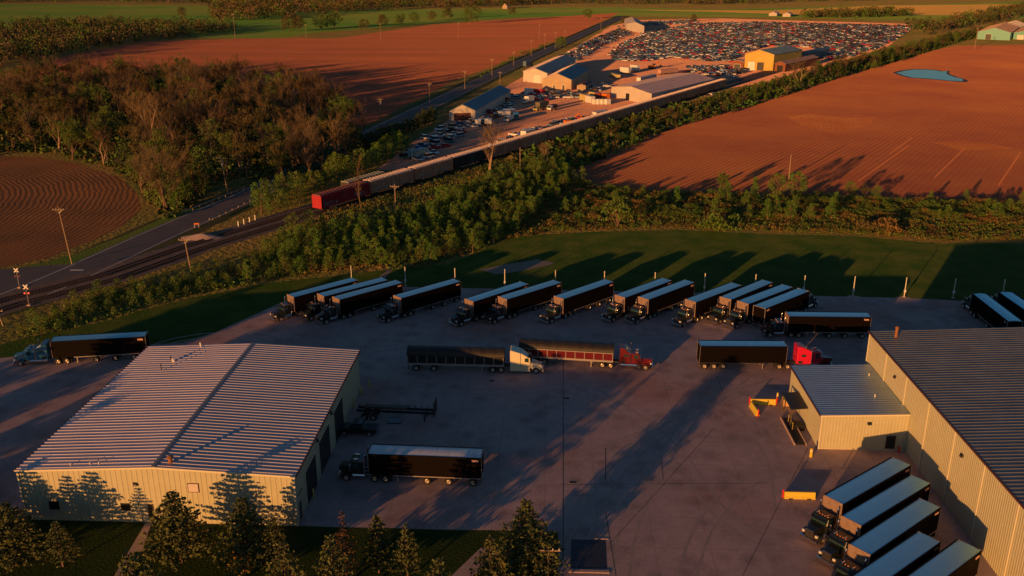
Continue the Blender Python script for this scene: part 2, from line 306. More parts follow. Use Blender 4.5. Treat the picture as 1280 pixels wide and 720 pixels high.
# ------------------------------------------------------------------ near buildings
cream = M('cream_panel', (.50, .49, .345), .55, 0, (.46, .45, .31), .5, .1, 6, .01, spec=.3)
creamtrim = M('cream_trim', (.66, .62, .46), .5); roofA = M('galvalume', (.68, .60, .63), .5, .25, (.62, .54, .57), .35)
roofB = M('dull_roof', (.24, .25, .25), .5, .45, (.18, .19, .19), .3); roofC = M('annex_roof', (.42, .54, .62), .42, .8, (.36, .46, .54), .5)
redtrim = M('maroon_trim', (.10, .035, .03), .6); glass = M('dark_glass', (.012, .014, .018), .12, 0, spec=.8)
wglass = M('white_pane', (.62, .55, .55), .3); blackm = M('black_metal', (.02, .02, .022), .5); doorm = M('door_brown', (.10, .07, .05), .6)  # the window pane has one even off-white base colour
galv = M('galvanised', (.45, .44, .42), .4, .6); rust = M('rusty_pipe', (.28, .12, .05), .8); white_p = M('white_paint', (.78, .76, .70), .5)
yellow = M('yellow_paint', (.72, .58, .06), .55, 0, (.64, .48, .05), 3); redp = M('red_reflector', (.7, .02, .02), .4)
def ribbed_wall(mb, a, b, z0, z1a, z1b, step=.6, rib=.035, rw=.10, mid=None):
    """vertical sheet with proud ribs from a to b (outside on the right of a->b); mid = ridge height for a gable"""
    a = Vector((*a, 0)); b = Vector((*b, 0)); Ln = (b-a).length; d = (b-a).normalized(); n = Vector((d.y, -d.x, 0))
    def top(s):
        t = s/Ln
        if mid is None: return z1a+(z1b-z1a)*t
        return z1a+(mid-z1a)*(t*2) if t < .5 else mid+(z1b-mid)*(t*2-1)
    k = int(Ln/step); st = Ln/k; pr = []
    for i in range(k):
        s = i*st; pr += [(s, 0), (s+st/2-rw, 0), (s+st/2-rw*.5, rib), (s+st/2+rw*.5, rib), (s+st/2+rw, 0)]
    pr.append((Ln, 0))
    if mid is not None: pr = sorted(pr+[(Ln/2-.001, pr[0][1])])
    vs = []
    for s, o in pr: p = a+d*s+n*o; vs += [(p.x, p.y, z0), (p.x, p.y, top(s))]
    mb.add(vs, [(2*i, 2*i+2, 2*i+3, 2*i+1) for i in range(len(pr)-1)])
def ribbed_roof(mb, x0, x1, z0, z1, y0, y1, step=.75, rib=.045, rw=.055):
    """sloping sheet from x0 (z0) to x1 (z1), seams run along x"""
    k = int((y1-y0)/step); st = (y1-y0)/k; pr = []
    for i in range(k):
        y = y0+i*st; pr += [(y, 0), (y+st/2-rw*1.6, 0), (y+st/2-rw, rib), (y+st/2+rw, rib), (y+st/2+rw*1.6, 0)]
    pr.append((y1, 0)); vs = []
    for y, o in pr: vs += [(x0, y, z0+o), (x1, y, z1+o)]
    mb.add(vs, [(2*i, 2*i+1, 2*i+3, 2*i+2) for i in range(len(pr)-1)])
# ---- left workshop
LX0, LX1, LY0, LY1, LE, LR = -60.1, -28.3, 88.0, 124.0, 6.5, 7.3; LM = (LX0+LX1)/2
t = thing('metal_workshop', (LM, (LY0+LY1)/2, 0), 0, 'cream metal workshop with low pink-grey ribbed gable roof behind the row of pines', 'building')
def rel(mb, o): mb.v = [(v[0]-o[0], v[1]-o[1], v[2]-o[2]) for v in mb.v]; return mb
O = (LM, (LY0+LY1)/2, 0)
mb = MB(); ribbed_wall(mb, (LX0, LY0), (LX1, LY0), 0, LE, LE, mid=LR); rel(mb, O).obj('front_wall', cream, t)
mb = MB(); ribbed_wall(mb, (LX1, LY1), (LX0, LY1), 0, LE, LE, mid=LR); rel(mb, O).obj('rear_wall', cream, t)
mb = MB(); ribbed_wall(mb, (LX0, LY1), (LX0, LY0), 0, LE, LE); rel(mb, O).obj('side_wall', cream, t)
mb = MB(); ribbed_wall(mb, (LX1, LY0), (LX1, LY1), 0, LE, LE); ew = rel(mb, O).obj('side_wall', cream, t)
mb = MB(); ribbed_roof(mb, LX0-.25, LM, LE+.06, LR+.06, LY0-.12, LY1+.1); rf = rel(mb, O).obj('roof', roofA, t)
mb = MB(); ribbed_roof(mb, LM, LX1+.25, LR+.06, LE+.06, LY0-.12, LY1+.1); rel(mb, O).obj('roof', M('galvalume_shade', (.58, .52, .54), .5, .25, (.52, .47, .49), .35), t)  # slope away from the sun, its shade put into a darker base colour
mb = MB(); mb.prismY([(LM-.3, LR+.10), (LM, LR+.125), (LM+.3, LR+.10), (LM, LR+.06)], LY0-.15, LY1+.12); rel(mb, O).obj('ridge_cap', M('ridge', (.2, .22, .25), .5), t)
mb = MB(); mb.prismY([(LX0-.25, LE+.06), (LM, LR+.06), (LX1+.25, LE+.06), (LX1+.25, LE-.16), (LM, LR-.16), (LX0-.25, LE-.16)], LY0-.2, LY0-.12); rel(mb, O).obj('gable_trim', creamtrim, t)
mb = MB(); mb.box(LX0-.33, LX0-.25, LY0-.2, LY1+.1, LE-.1, LE+.1); rel(mb, O).obj('gutter', redtrim, t)
mb = MB(); mb.box(LX1+.25, LX1+.36, LY0-.2, LY1+.1, LE-.12, LE+.1); rel(mb, O).obj('gutter', redtrim, t)
for x in (LX0+.0, LX1-.0):
    mb = MB(); mb.box(x-.12, x+.12, LY0-.14, LY0-.04, 0, LE-.16); rel(mb, O).obj('corner_trim', creamtrim, t)
def win(px0, py0, px1, py1, wallY, name, m, parent, O, fr=None, prt=.05):
    a = at(px0, py0); 
    def onwall(px, py):
        d = FW*FPX+RT*(px-640)-UP*(py-360); k = wallY/d.y; p = Vector((0, 0, CAMH))+d*k; return p
    a = onwall(px0, py0); b = onwall(px1, py1); x0, x1 = sorted((a.x, b.x)); z0, z1 = sorted((a.z, b.z)); z0 = max(z0, .02)
    mb = MB(); mb.box(x0-.08, x1+.08, wallY-prt-.03, wallY+.02, z0-.08, z1+.08); f = rel(mb, O).obj('window' if name == 'pane' else name, fr or creamtrim, parent)
    mb = MB(); mb.box(x0, x1, wallY-prt-.045, wallY-prt-.031, z0, z1); rel(mb, O).obj('pane' if name == 'pane' else 'leaf', m, f); return f
win(235, 604.5, 248.5, 614.5, LY0, 'pane', wglass, t, O, redtrim); win(151.5, 629.5, 163, 637, LY0, 'pane', glass, t, O, blackm); win(62, 627, 74, 636, LY0, 'pane', glass, t, O, blackm)
win(185, 630.5, 193.5, 650.5, LY0, 'door', glass, t, O, doorm)
def lamp_wall(p, d, parent, O, ln='wall_light'):
    mb = MB(); mb.add([(-.0, -.28, -.1), (0, .28, -.1), (0, .28, .25), (0, -.28, .25), (.3, -.2, -.12), (.3, .2, -.12), (.22, .2, .1), (.22, -.2, .1)], [(0, 1, 2, 3), (4, 7, 6, 5), (0, 4, 5, 1), (2, 6, 7, 3), (1, 5, 6, 2), (0, 3, 7, 4)])
    a = math.atan2(d[1], d[0]); mb.v = [(p[0]+math.cos(a)*v[0]-math.sin(a)*v[1], p[1]+math.sin(a)*v[0]+math.cos(a)*v[1], p[2]+v[2]) for v in mb.v]
    l = rel(mb, O).obj(ln, blackm, parent); mb = MB(); mb.box(-.1, .1, -.1, .1, -.16, -.10); mb.v = [(p[0]+d[0]*.2+v[0], p[1]+d[1]*.2+v[1], p[2]+v[2]) for v in mb.v]; rel(mb, O).obj('lens', white_p, l)
lamp_wall((-46.6, LY0-.05, 5.0), (0, -1), t, O)
for (y0, y1, z1) in ((92.4, 97.0, 4.3), (99.0, 104.2, 4.6), (107.2, 112.2, 4.6)):
    mb = MB(); mb.box(LX1-.02, LX1+.06, y0-.15, y1+.15, 0, z1+.15); f = rel(mb, O).obj('overhead_door', creamtrim, t)
    mb = MB(); mb.box(LX1+.062, LX1+.075, y0, y1, .02, z1); rel(mb, O).obj('opening_shade', blackm, f)  # flat black sheet stands in for the shade inside the doorway
for y in (98.2, 105.6): lamp_wall((LX1+.05, y, 5.4), (1, 0), t, O)
mb = MB(); mb.box(LX1-.02, LX1+.06, 88.9, 90.0, 0, 2.2); f = rel(mb, O).obj('door', doorm, t); mb = MB(); mb.box(LX1+.062, LX1+.11, 89.75, 89.82, 1, 1.12); rel(mb, O).obj('handle', galv, f)
mb = MB(); mb.box(LX1+.05, LX1+.09, 88.9, 90.6, 3.3, 3.42); rel(mb, O).obj('conduit', blackm, t)
# roof pipes
def zroof(x): return LE+.06+(LR-LE)*(1-abs(x-LM)/(LM-LX0))
def vent(px, py, h, r, m, nm='roof_vent', cap=True):
    p = at(px, py, 6.9); z = zroof(p.x); mb = MB(); mb.tube((0, 0, -.1), (0, 0, h), r, n=10)
    if cap: mb.tube((0, 0, h), (0, 0, h+.18), r*1.7, r*.6, n=10)
    mb.v = [(p.x+v[0]-O[0], p.y+v[1]-O[1], z+v[2]) for v in mb.v]; mb.obj(nm, m, t)
vent(213.8, 582, .75, .24, rust, 'flue'); vent(202, 463, 1.1, .07, blackm, 'flue', False); vent(214, 452, .9, .07, blackm, 'flue', False); vent(217, 451.5, .28, .22, white_p); vent(251, 434, .5, .1, white_p)
for px, py in ((88, 581), (113, 581), (124, 581)): vent(px, py, .28, .06, white_p, cap=False)
# ---- right warehouse
RX, RY1, RE = 47.8, 126.3, 9.85; RXM, RRZ = 92., 11.9; RY0 = 52.
O2 = (RX+20, 90, 0); t2 = thing('metal_warehouse', O2, 0, 'tall cream ribbed warehouse with dull grey seamed roof at the right edge', 'building')
mb = MB(); ribbed_wall(mb, (RX, RY1), (RX, RY0), 0, RE, RE, .42, .035, .08); rel(mb, O2).obj('west_wall', cream, t2)
mb = MB(); ribbed_wall(mb, (RXM+44, RY1), (RX, RY1), 0, RE, RE, mid=RRZ); rel(mb, O2).obj('rear_wall', cream, t2)
mb = MB(); ribbed_wall(mb, (RX, RY0), (RXM+44, RY0), 0, RE, RE, mid=RRZ); rel(mb, O2).obj('front_wall', cream, t2)
mb = MB(); ribbed_roof(mb, RX-.2, RXM, RE+.06, RRZ+.06, RY0-.1, RY1+.15, .75, .05); rel(mb, O2).obj('roof', roofB, t2)
mb = MB(); ribbed_roof(mb, RXM, RXM+44.2, RRZ+.06, RE+.06, RY0-.1, RY1+.15, .75, .05); rel(mb, O2).obj('roof', roofB, t2)
mb = MB(); mb.box(RX-.34, RX-.2, RY0, RY1+.15, RE-.1, RE+.12); rel(mb, O2).obj('gutter', redtrim, t2)
mb = MB(); mb.box(RX-.08, RX+.08, RY1-.08, RY1+.1, 0, RE-.1); rel(mb, O2).obj('corner_trim', creamtrim, t2)
for y in (118.8, 111.2, 103.6, 96.0, 88.4, 80.8, 73.2): mb = MB(); mb.box(RX-.14, RX-.036, y-.07, y+.07, 0, RE-.1); rel(mb, O2).obj('downspout', creamtrim, t2)
for y in (115.0, 93.6): lamp_wall((RX-.04, y, 7.7), (-1, 0), t2, O2)
p = at(1120, 420, 10.2); mb = MB(); mb.tube((p.x, p.y, 10), (p.x, p.y, 11.5), .22, n=10); mb.tube((p.x, p.y, 11.5), (p.x, p.y, 11.7), .34, .15, n=10); rel(mb, O2).obj('flue', rust, t2)
# ---- annex
AX0, AX1, AY0, AY1, AE, AR = 36.35, 47.75, 108.5, 124.4, 4.95, 5.35
O3 = ((AX0+AX1)/2, (AY0+AY1)/2, 0); t3 = thing('annex_building', O3, 0, 'low cream annex with blue-grey striped roof against the west wall of the warehouse', 'building')
mb = MB(); ribbed_wall(mb, (AX0, AY0), (AX1, AY0), 0, AE, AR, .42, .025, .08); rel(mb, O3).obj('front_wall', cream, t3)
mb = MB(); ribbed_wall(mb, (AX0, AY1), (AX0, AY0), 0, AE, AE, .42, .025, .08); rel(mb, O3).obj('west_wall', cream, t3)
mb = MB(); ribbed_wall(mb, (AX1, AY1), (AX0, AY1), 0, AR, AE, .42, .025, .08); rel(mb, O3).obj('rear_wall', cream, t3)
mb = MB(); ribbed_roof(mb, AX0-.2, AX1-.05, AE+.05, AR+.05, AY0-.1, AY1+.1, .62, .045); rel(mb, O3).obj('roof', roofC, t3)
mb = MB(); mb.box(AX0-.32, AX0-.2, AY0-.1, AY1+.1, AE-.1, AE+.1); rel(mb, O3).obj('gutter', redtrim, t3)
mb = MB(); mb.hexa([(AX0-.2, AY0-.16, AE-.15), (AX1-.05, AY0-.16, AR-.15), (AX1-.05, AY0-.1, AR-.15), (AX0-.2, AY0-.1, AE-.15)], [(AX0-.2, AY0-.16, AE+.06), (AX1-.05, AY0-.16, AR+.06), (AX1-.05, AY0-.1, AR+.06), (AX0-.2, AY0-.1, AE+.06)]); rel(mb, O3).obj('eave_trim', creamtrim, t3)
mb = MB(); mb.box(AX0-.1, AX0+.1, AY0-.12, AY0-.03, 0, AE-.15); rel(mb, O3).obj('corner_trim', creamtrim, t3)
mb = MB(); mb.box(AX0+.1, AX1-.2, AY0-.06, AY0-.03, 0, .12); rel(mb, O3).obj('base_trim', creamtrim, t3)
win(1109, 545, 1117, 560, AY0, 'door', blackm, t3, O3, doorm, .06)
lamp_wall((42.6, AY0-.05, 3.9), (0, -1), t3, O3)
for px, py in ((1086, 471), (1093.5, 497)): p = at(px, py, 5.2); mb = MB(); mb.tube((p.x, p.y, 5.1), (p.x, p.y, 5.65), .07, n=8); mb.tube((p.x, p.y, 5.65), (p.x, p.y, 5.72), .12, n=8); rel(mb, O3).obj('roof_vent', white_p, t3)
# canopy and landing on the west wall
a = at(988, 490, 3); g = thing('entrance_canopy', (35.5, 117, 0), 0, 'dark flat canopy on slim posts over the side entrance of the annex', 'canopy')
mb = MB(); mb.hexa([(-1.5, -2.6, 2.7), (.8, -2.6, 2.95), (.8, 2.6, 2.95), (-1.5, 2.6, 2.7)], [(-1.5, -2.6, 2.82), (.8, -2.6, 3.07), (.8, 2.6, 3.07), (-1.5, 2.6, 2.82)]); mb.obj('roof', blackm, g)
for y in (-2.4, 2.4): mb = MB(); mb.box(-1.42, -1.3, y-.06, y+.06, 0, 2.7); mb.obj('post', doorm, g)
for y in (-1.2, 0, 1.2): mb = MB(); mb.box(-1.45, .8, y-.03, y+.03, 2.55, 2.7); mb.obj('beam', doorm, g)
g = thing('entrance_steps', (35.0, 114.4, 0), 0, 'dark grated steps below the black canopy of the annex', 'steps')
for i in range(3): mb = MB(); mb.box(-.9, .9, i*.3-1.0, i*.3-.7+1.2*(i == 2), 0, .17*(i+1)); mb.obj('step', blackm, g)
mb = MB(); [mb.tube((-.85, y, 0), (-.85, y, 1.3), .025, n=6) for y in (-1, .2, 1.3)]; mb.tube((-.85, -1, 1.0), (-.85, 1.3, 1.35), .025, n=6); mb.obj('handrail', yellow, g)
g = thing('storage_box', (35.2, 121.3, 0), 0, 'tan storage box standing at the far end of the canopy', 'box')
mb = MB(); mb.box(-.5, .5, -.6, .6, .1, 1.0); mb.obj('body', M('tan', (.6, .38, .16), .6), g, bev=.03); mb = MB(); mb.box(-.54, .54, -.64, .64, 1.0, 1.12); mb.obj('lid', yellow, g, bev=.02)
# ramp: three dark mats edged in pale concrete
A, B = at(983, 523), at(1001, 557); dd = (B-A); an = math.atan2(dd.y, dd.x); Lr = dd.length
g = thing('dock_ramp', (A+B)/2, an, 'long narrow ramp with dark grates and pale edges beside the annex', 'ramp')
mb = MB(); mb.box(-Lr/2, Lr/2, -.9, -.78, 0, .35); mb.obj('kerb', walkm, g); mb = MB(); mb.box(-Lr/2, Lr/2, .66, .74, 0, .35); mb.obj('kerb', walkm, g)
for i in range(3): x0 = -Lr/2+i*Lr/3; mb = MB(); mb.box(x0+.1, x0+Lr/3-.1, -.74, .62, .05, .16); [mb.box(x0+.2+k*.3, x0+.25+k*.3, -.7, .6, .161, .18) for k in range(int((Lr/3-.4)/.3))]; mb.obj('grate', blackm, g)
# fire extinguisher cabinet, red thing by the corner
p = at(1126, 566); g = thing('red_valve', (p.x-.3, p.y, 0), 0, 'small red standpipe valve in the corner between annex and warehouse', 'valve')
mb = MB(); mb.tube((0, 0, 0), (0, 0, .7), .1, n=10); mb.obj('pipe', redp, g); mb = MB(); mb.tube((0, -.25, .75), (0, .25, .75), .12, n=10); mb.obj('head', redp, g)
# bollards
def bollard(p, h, lb, r=.11):
    g = thing('bollard', p, 0, lb, 'bollard', 'yellow bollards'); mb = MB(); mb.tube((0, 0, 0), (0, 0, h), r, n=12); mb.tube((0, 0, h), (0, 0, h+.06), r, r*.4, n=12); mb.obj('post', yellow, g); mb = MB(); mb.tube((0, 0, h*.72), (0, 0, h*.82), r+.006, n=12); mb.obj('reflector_band', white_p, g)
bollard(at(1013.5, 571), 1.2, 'yellow bollard in front of the near corner of the annex', .2); bollard(at(971, 503.5), 1.6, 'tall yellow bollard behind the V-shaped pair of barriers', .13)
for q, l in (((462, 484), 'faded yellow bollard farthest from the camera by the workshop east wall'), ((451.5, 492), 'middle one of three faded yellow bollards by the workshop east wall'), ((443, 508), 'nearest of three faded yellow bollards by the workshop east wall'), ((392, 622), 'yellow bollard beside the nearest overhead door of the workshop')): bollard(at(*q), 1.25, l, .12)
# barriers
def barrier(p0, p1, lb, ends=(1, 0)):
    p0 = Vector(p0); p1 = Vector(p1); d = p1-p0; L0 = d.length; g = thing('concrete_barrier', (p0+p1)/2, math.atan2(d.y, d.x), lb, 'barrier', 'yellow concrete barriers')
    mb = MB(); mb.prismX([(-.32, 0), (.32, 0), (.32, .1), (.16, .34), (.1, .85), (-.1, .85), (-.16, .34), (-.32, .1)], -L0/2, L0/2); mb.obj('body', yellow, g, bev=.015)
    for e, s in zip(ends, (-1, 1)):
        if e: mb = MB(); mb.tube((s*(L0/2+.16), 0, 0), (s*(L0/2+.16), 0, 1.15), .09, n=10); mb.obj('marker_post', redp, g)
    MB().box(-L0/2+.5, -L0/2+1, -.37, -.33, .02, .12).obj('drain_slot', blackm, g); MB().box(L0/2-1, L0/2-.5, -.37, -.33, .02, .12).obj('drain_slot', blackm, g)
barrier(at(980, 622), at(1018.5, 623), 'yellow concrete barrier standing alone left of the five parked trailers'); barrier(at(938, 505), at(969, 505.5), 'yellow barrier across the back of the V-shaped pair', (1, 1)); barrier(at(947, 520), at(938.5, 508), 'short yellow barrier at the front of the V-shaped pair', (1, 0))
# ---- lot edge posts
pm = M('post_white', (.70, .64, .48), .5)
xs = [440, 507, 569, 631, 694, 755, 818, 880, 943, 1004, 1066, 1130, 1191, 1252]
post0 = None
nmz = ['behind the leftmost parked trailer', 'behind the third parked trailer from the left', 'right behind the trailer that stands alone in the row', 'between two trailers in the row centre-left', 'behind the sixth trailer of the row', 'behind the seventh trailer of the row', 'left of the blue-roofed pair mid-row', 'in the gap with its lamp catching the sun', 'behind the tightly packed four trailers, left one', 'behind the tightly packed four trailers, right one', 'right of the whole trailer row', 'in the open gap with a patch of bare gravel', 'left of the angled truck at far right', 'behind the angled truck at far right']
for px, l in zip(xs, nmz):
    p = at(px, 356+(px-440)*.022); lb = 'pale slim lot-edge post '+l
    if post0 is None:
        post0 = thing('lot_post', p, 0, lb, 'post', 'posts along the edge of the apron')
        mb = MB(); mb.tube((0, 0, 0), (0, 0, .12), .34, n=10); mb.obj('base', walkm, post0)
        mb = MB(); mb.tube((0, 0, .1), (0, 0, 3.9), .10, .08, n=8); mb.obj('shaft', pm, post0)
        mb = MB(); mb.box(-.16, .16, -.22, .14, 1.0, 1.5); mb.obj('outlet_box', white_p, post0, bev=.02)
        mb = MB(); mb.tube((0, 0, 3.9), (0, 0, 4.05), .15, .05, n=8); mb.obj('cap', pm, post0)
    else: dup(post0, p, 0, lb)
mb = MB()
for px in (631, 880, 1066, 1130): 
    p = at(px, 357+(px-440)*.022); k = 9; mb.add([(p.x+math.cos(i*6.283/k)*(1.5+.5*noise.noise((i*2.3, px, 0))), p.y-.3+math.sin(i*6.283/k)*(.9), 5.5*Z) for i in range(k)], [tuple(range(k))])
mb.obj('gravel_patch', walkm)['kind'] = 'structure'
# ---- utility poles
wood = M('pole_wood', (.36, .25, .15), .9, 0, (.27, .19, .12), 3)
def upole(foot, topy, lb, arm=1, trans=False, az=0., r=.16, lean=0, lamp=False):
    foot = Vector(foot); lo, hi = 0, 60
    for _ in range(40):
        m_ = (lo+hi)/2; P = Vector((foot.x, foot.y, m_))-Vector((0, 0, CAMH)); yy = 360-FPX*P.dot(UP)/P.dot(FW)
        if yy > topy: lo = m_
        else: hi = m_
    h = lo; g = thing('utility_pole', foot, az, lb, 'utility pole', 'wooden utility poles')
    mb = MB(); mb.tube((0, 0, 0), (lean, 0, h), r, r*.62, n=8); mb.obj('pole', wood, g)
    if arm:
        mb = MB(); mb.box(lean-1.25, lean+1.25, -.2, -.1, h-.75, h-.62); mb.obj('crossarm', wood, g)
        for x in (-1.1, -.45, .45, 1.1): mb = MB(); mb.tube((lean+x, -.15, h-.62), (lean+x, -.15, h-.42), .05, .03, n=6); mb.obj('insulator', white_p, g)
        mb = MB(); mb.tube((lean, -.12, h-1.5), (lean-.7, -.15, h-.74), .025, n=4); mb.tube((lean, -.12, h-1.5), (lean+.7, -.15, h-.74), .025, n=4); mb.obj('brace', galv, g)
    if trans:
        mb = MB(); mb.tube((lean+.35, 0, h-2.9), (lean+.35, 0, h-1.8), .3, n=12); mb.obj('transformer', galv, g)
        mb = MB(); mb.box(lean-1.4, lean+1.0, -.2, -.1, h-1.6, h-1.48); mb.obj('crossarm', wood, g)
    if lamp:
        mb = MB(); mb.tube((lean, 0, h-.2), (lean+1.5, 0, h+.1), .04, n=6); mb.obj('lamp_arm', galv, g); mb = MB(); mb.tube((lean+1.2, 0, h+.02), (lean+1.75, 0, h+.1), .12, .06, n=8); mb.obj('lamp_head', galv, g)
    return g
upole(at(90, 330), 258, 'tall leaning wooden pole with crossarm on the verge of the ploughed round field', lean=-.9, az=.1)
upole(at(285, 243), 195, 'wooden pole carrying a transformer beside the road at the edge of the wood', trans=True, lean=-1.1, az=-.2)
upole(at(239, 340), 296, 'short wooden pole with crossarm just below the railway tracks', lean=-.6)
upole(at(4, 407), 384, 'stub of a wooden pole at the left edge below the crossing', lean=-.7)
upole(at(495, 270), 230, 'pale wooden pole with crossarm standing beside the red and brown boxcars', az=-.3)
upole(at(476, 152), 122, 'wooden pole with a double lit crossarm at the road by the dark hedge', trans=True)
upole(at(650, 222), 184, 'thin wooden pole right of the big bare tree by the train', arm=0)
upole(at(986, 223), 193, 'bare pole without crossarm standing in the shrubs at the right field', arm=0, r=.2)
upole(at(1218, 62), 35, 'lit yellow pole standing in the open right field', r=.3, arm=1)
upole(at(685, 724), 680, 'thin pole with small crossarm beside the big spruce at the bottom', r=.1)
for q, ty, l in (((537, 128), 103, 'near the shaded edge of the red field'), ((581, 111), 88, 'left of the long blue-roofed shed'), ((625, 107), 89, 'at the back corner of the long blue-roofed shed'), ((615, 96), 73, 'on the green verge above the shed'), ((642, 82), 64, 'on the road verge, second above the shed'), ((664, 70), 50, 'on the road verge left of the pink-roofed halls'), ((674, 50), 30, 'in the red field, nearest to its far end'), ((681, 62), 42, 'with double arm in the red field'), ((694, 60), 40, 'in the red field right of the double-armed one'), ((706, 55), 38, 'near the green bush at the road'), ((751, 40), 22, 'where the road reaches the end of the car rows'),
    ((383, 48), 30, 'at the far left of the green meadow'), ((476, 48), 29, 'in the middle of the far green meadow edge'), ((573, 48), 28, 'at the right end of the far meadow edge'), ((294, 48), 17, 'with white base before the dark wood'), ((993, 52), 31, 'right among the salvage cars above the yellow barn'), ((1111, 50), 30, 'at the right end of the salvage cars'), ((908, 82), 65, 'left of the yellow barn')):
    upole(at(*q), ty, 'small distant wooden pole '+l, r=.17)
# ---- crossbucks
red_l = M('signal_red', (.8, .02, .02), .4, emit=((1, .05, .03), 3.0)); red_off = M('signal_lens', (.25, .02, .02), .3)
def crossbuck(p, az, lb, lit, H=3.6):
    g = thing('crossing_signal', p, az, lb, 'crossing signal', 'railway crossing signals')
    mb = MB(); mb.tube((0, 0, 0), (0, 0, H+.4), .06, n=10); mb.obj('mast', galv, g); mb = MB(); mb.box(-.3, .3, -.3, .3, 0, .25); mb.obj('footing', walkm, g)
    for s in (-1, 1):
        mb = MB(); mb.box(-.58, .58, -.14, -.11, -.11, .11); c, q = math.cos(s*.8), math.sin(s*.8); mb.v = [(x*c-z*q, y-.02*s, x*q+z*c+H+.2) for x, y, z in mb.v]; mb.obj('crossbuck_blade', white_p, g)
    mb = MB(); mb.box(-.5, .5, -.1, -.04, H-1.1, H-1.02); mb.obj('light_bar', blackm, g)
    for s in (-1, 1):
        mb = MB(); mb.tube((s*.36, -.05, H-1.06), (s*.36, -.11, H-1.06), .24, n=16); f = mb.obj('signal_disc', blackm, g)
        mb = MB(); mb.tube((s*.36, -.112, H-1.06), (s*.36, -.16, H-1.06), .12, n=12); mb.obj('lens', red_l if lit else red_off, f)
crossbuck(at(24.5, 360), .1, 'crossing signal with pale crossbuck left of the road at the tracks', False, 3.6); crossbuck(at(36.5, 382), .1, 'crossing signal glowing red below its white crossbuck, right of the road', True, 3.6)
# guardrails where the road passes over the ditch
def guardrail(pts, lb):
    g = thing('guardrail', pts[0], 0, lb, 'guardrail'); o = Vector(pts[0]); mb = MB()
    for a, b in zip(pts, pts[1:]):
        a = a-o; b = b-o; d = (b-a).normalized(); n = Vector((-d.y, d.x, 0))*.05; mb.hexa([a-n+Vector((0, 0, .5)), b-n+Vector((0, 0, .5)), b+n+Vector((0, 0, .5)), a+n+Vector((0, 0, .5))], [a-n+Vector((0, 0, .82)), b-n+Vector((0, 0, .82)), b+n+Vector((0, 0, .82)), a+n+Vector((0, 0, .82))])
    mb.obj('rail', galv, g)
    for a, b in zip(pts, pts[1:]): p = (a+b)/2-o; mb = MB(); mb.box(p.x-.09, p.x+.09, p.y-.09, p.y+.09, 0, .75); mb.obj('post', wood, g)
guardrail([at(228, 268)+(at(308, 236)-at(228, 268))*(i/10) for i in range(11)], 'metal guardrail along the wood side of the road'); guardrail([at(262, 277)+(at(330, 243)-at(262, 277))*(i/9) for i in range(10)], 'metal guardrail along the railway side of the road')
g = thing('barricade', at(246, 284), .3, 'small orange barricade at the road edge near the tracks', 'barricade'); mb = MB(); mb.box(-.6, .6, -.04, .04, .7, 1.05); mb.obj('board', M('orange', (.8, .18, .03), .5), g); [MB().box(s*.5-.04, s*.5+.04, -.2, .2, 0, .7).obj('foot', white_p, g) for s in (-1, 1)]
g = thing('gravel_heap', at(252, 297), 0, 'low heap of pale gravel between the road and the tracks', 'gravel heap'); k = 24; vs = [(0, 0, 1.1)]; 
for r_ in range(1, 5):
    for i in range(k): a = i*6.283/k; rr = r_/4*(3.4+.7*noise.noise((i*.5, 1, 0))); vs.append((rr*1.5*math.cos(a), rr*.8*math.sin(a), max(0, 1.1*(1-r_/4)**1.1+(.12*noise.noise((i*1.3, r_*2., 3)) if r_ < 4 else 0))))
mb = MB(); mb.add(vs, [(0, 1+i, 1+(i+1) % k) for i in range(k)]+[(1+(r_-1)*k+i, 1+r_*k+i, 1+r_*k+(i+1) % k, 1+(r_-1)*k+(i+1) % k) for r_ in range(1, 4) for i in range(k)]); mb.obj('heap', walkm, g, smooth=True)
for i in range(4):
    p = at(298+i*7, 283-i*2.6); g = thing('marker_stake', p, 0, 'pale stakes in a line beside the tracks near the road bridge', 'stake', 'pale stakes by the tracks'); MB().box(-.09, .09, -.06, .06, 0, 1.3).obj('stake', white_p, g); MB().box(-.1, .1, -.07, .07, 1.3, 1.36).obj('cap', galv, g)

tm = M('tyre_rubbed_concrete', (.31, .245, .22), .85, 0, (.40, .31, .27), .5)
for k_, P_ in enumerate((((690, 760), (740, 640), (800, 560), (900, 500), (980, 475)), ((770, 760), (790, 650), (840, 560), (900, 470), (960, 440), (1070, 440)), ((480, 485), (620, 490), (760, 480), (880, 490), (960, 560), (980, 640)), ((560, 640), (640, 600), (760, 560), (860, 520), (930, 470)), ((300, 412), (420, 440), (600, 420), (760, 425), (900, 415)), ((980, 690), (900, 640), (840, 560), (760, 500), (640, 440)), ((850, 760), (880, 660), (940, 600), (985, 590)), ((-20, 500), (90, 475), (220, 425), (330, 415)))):
    ln = smooth_line([at(*q) for q in P_], 3)
    for o_ in (-.95, .95): l2 = offs0(ln, o_); ribbon('tyre_marks', l2, .17, .17, 4*Z+.001+.0003*k_, tm)
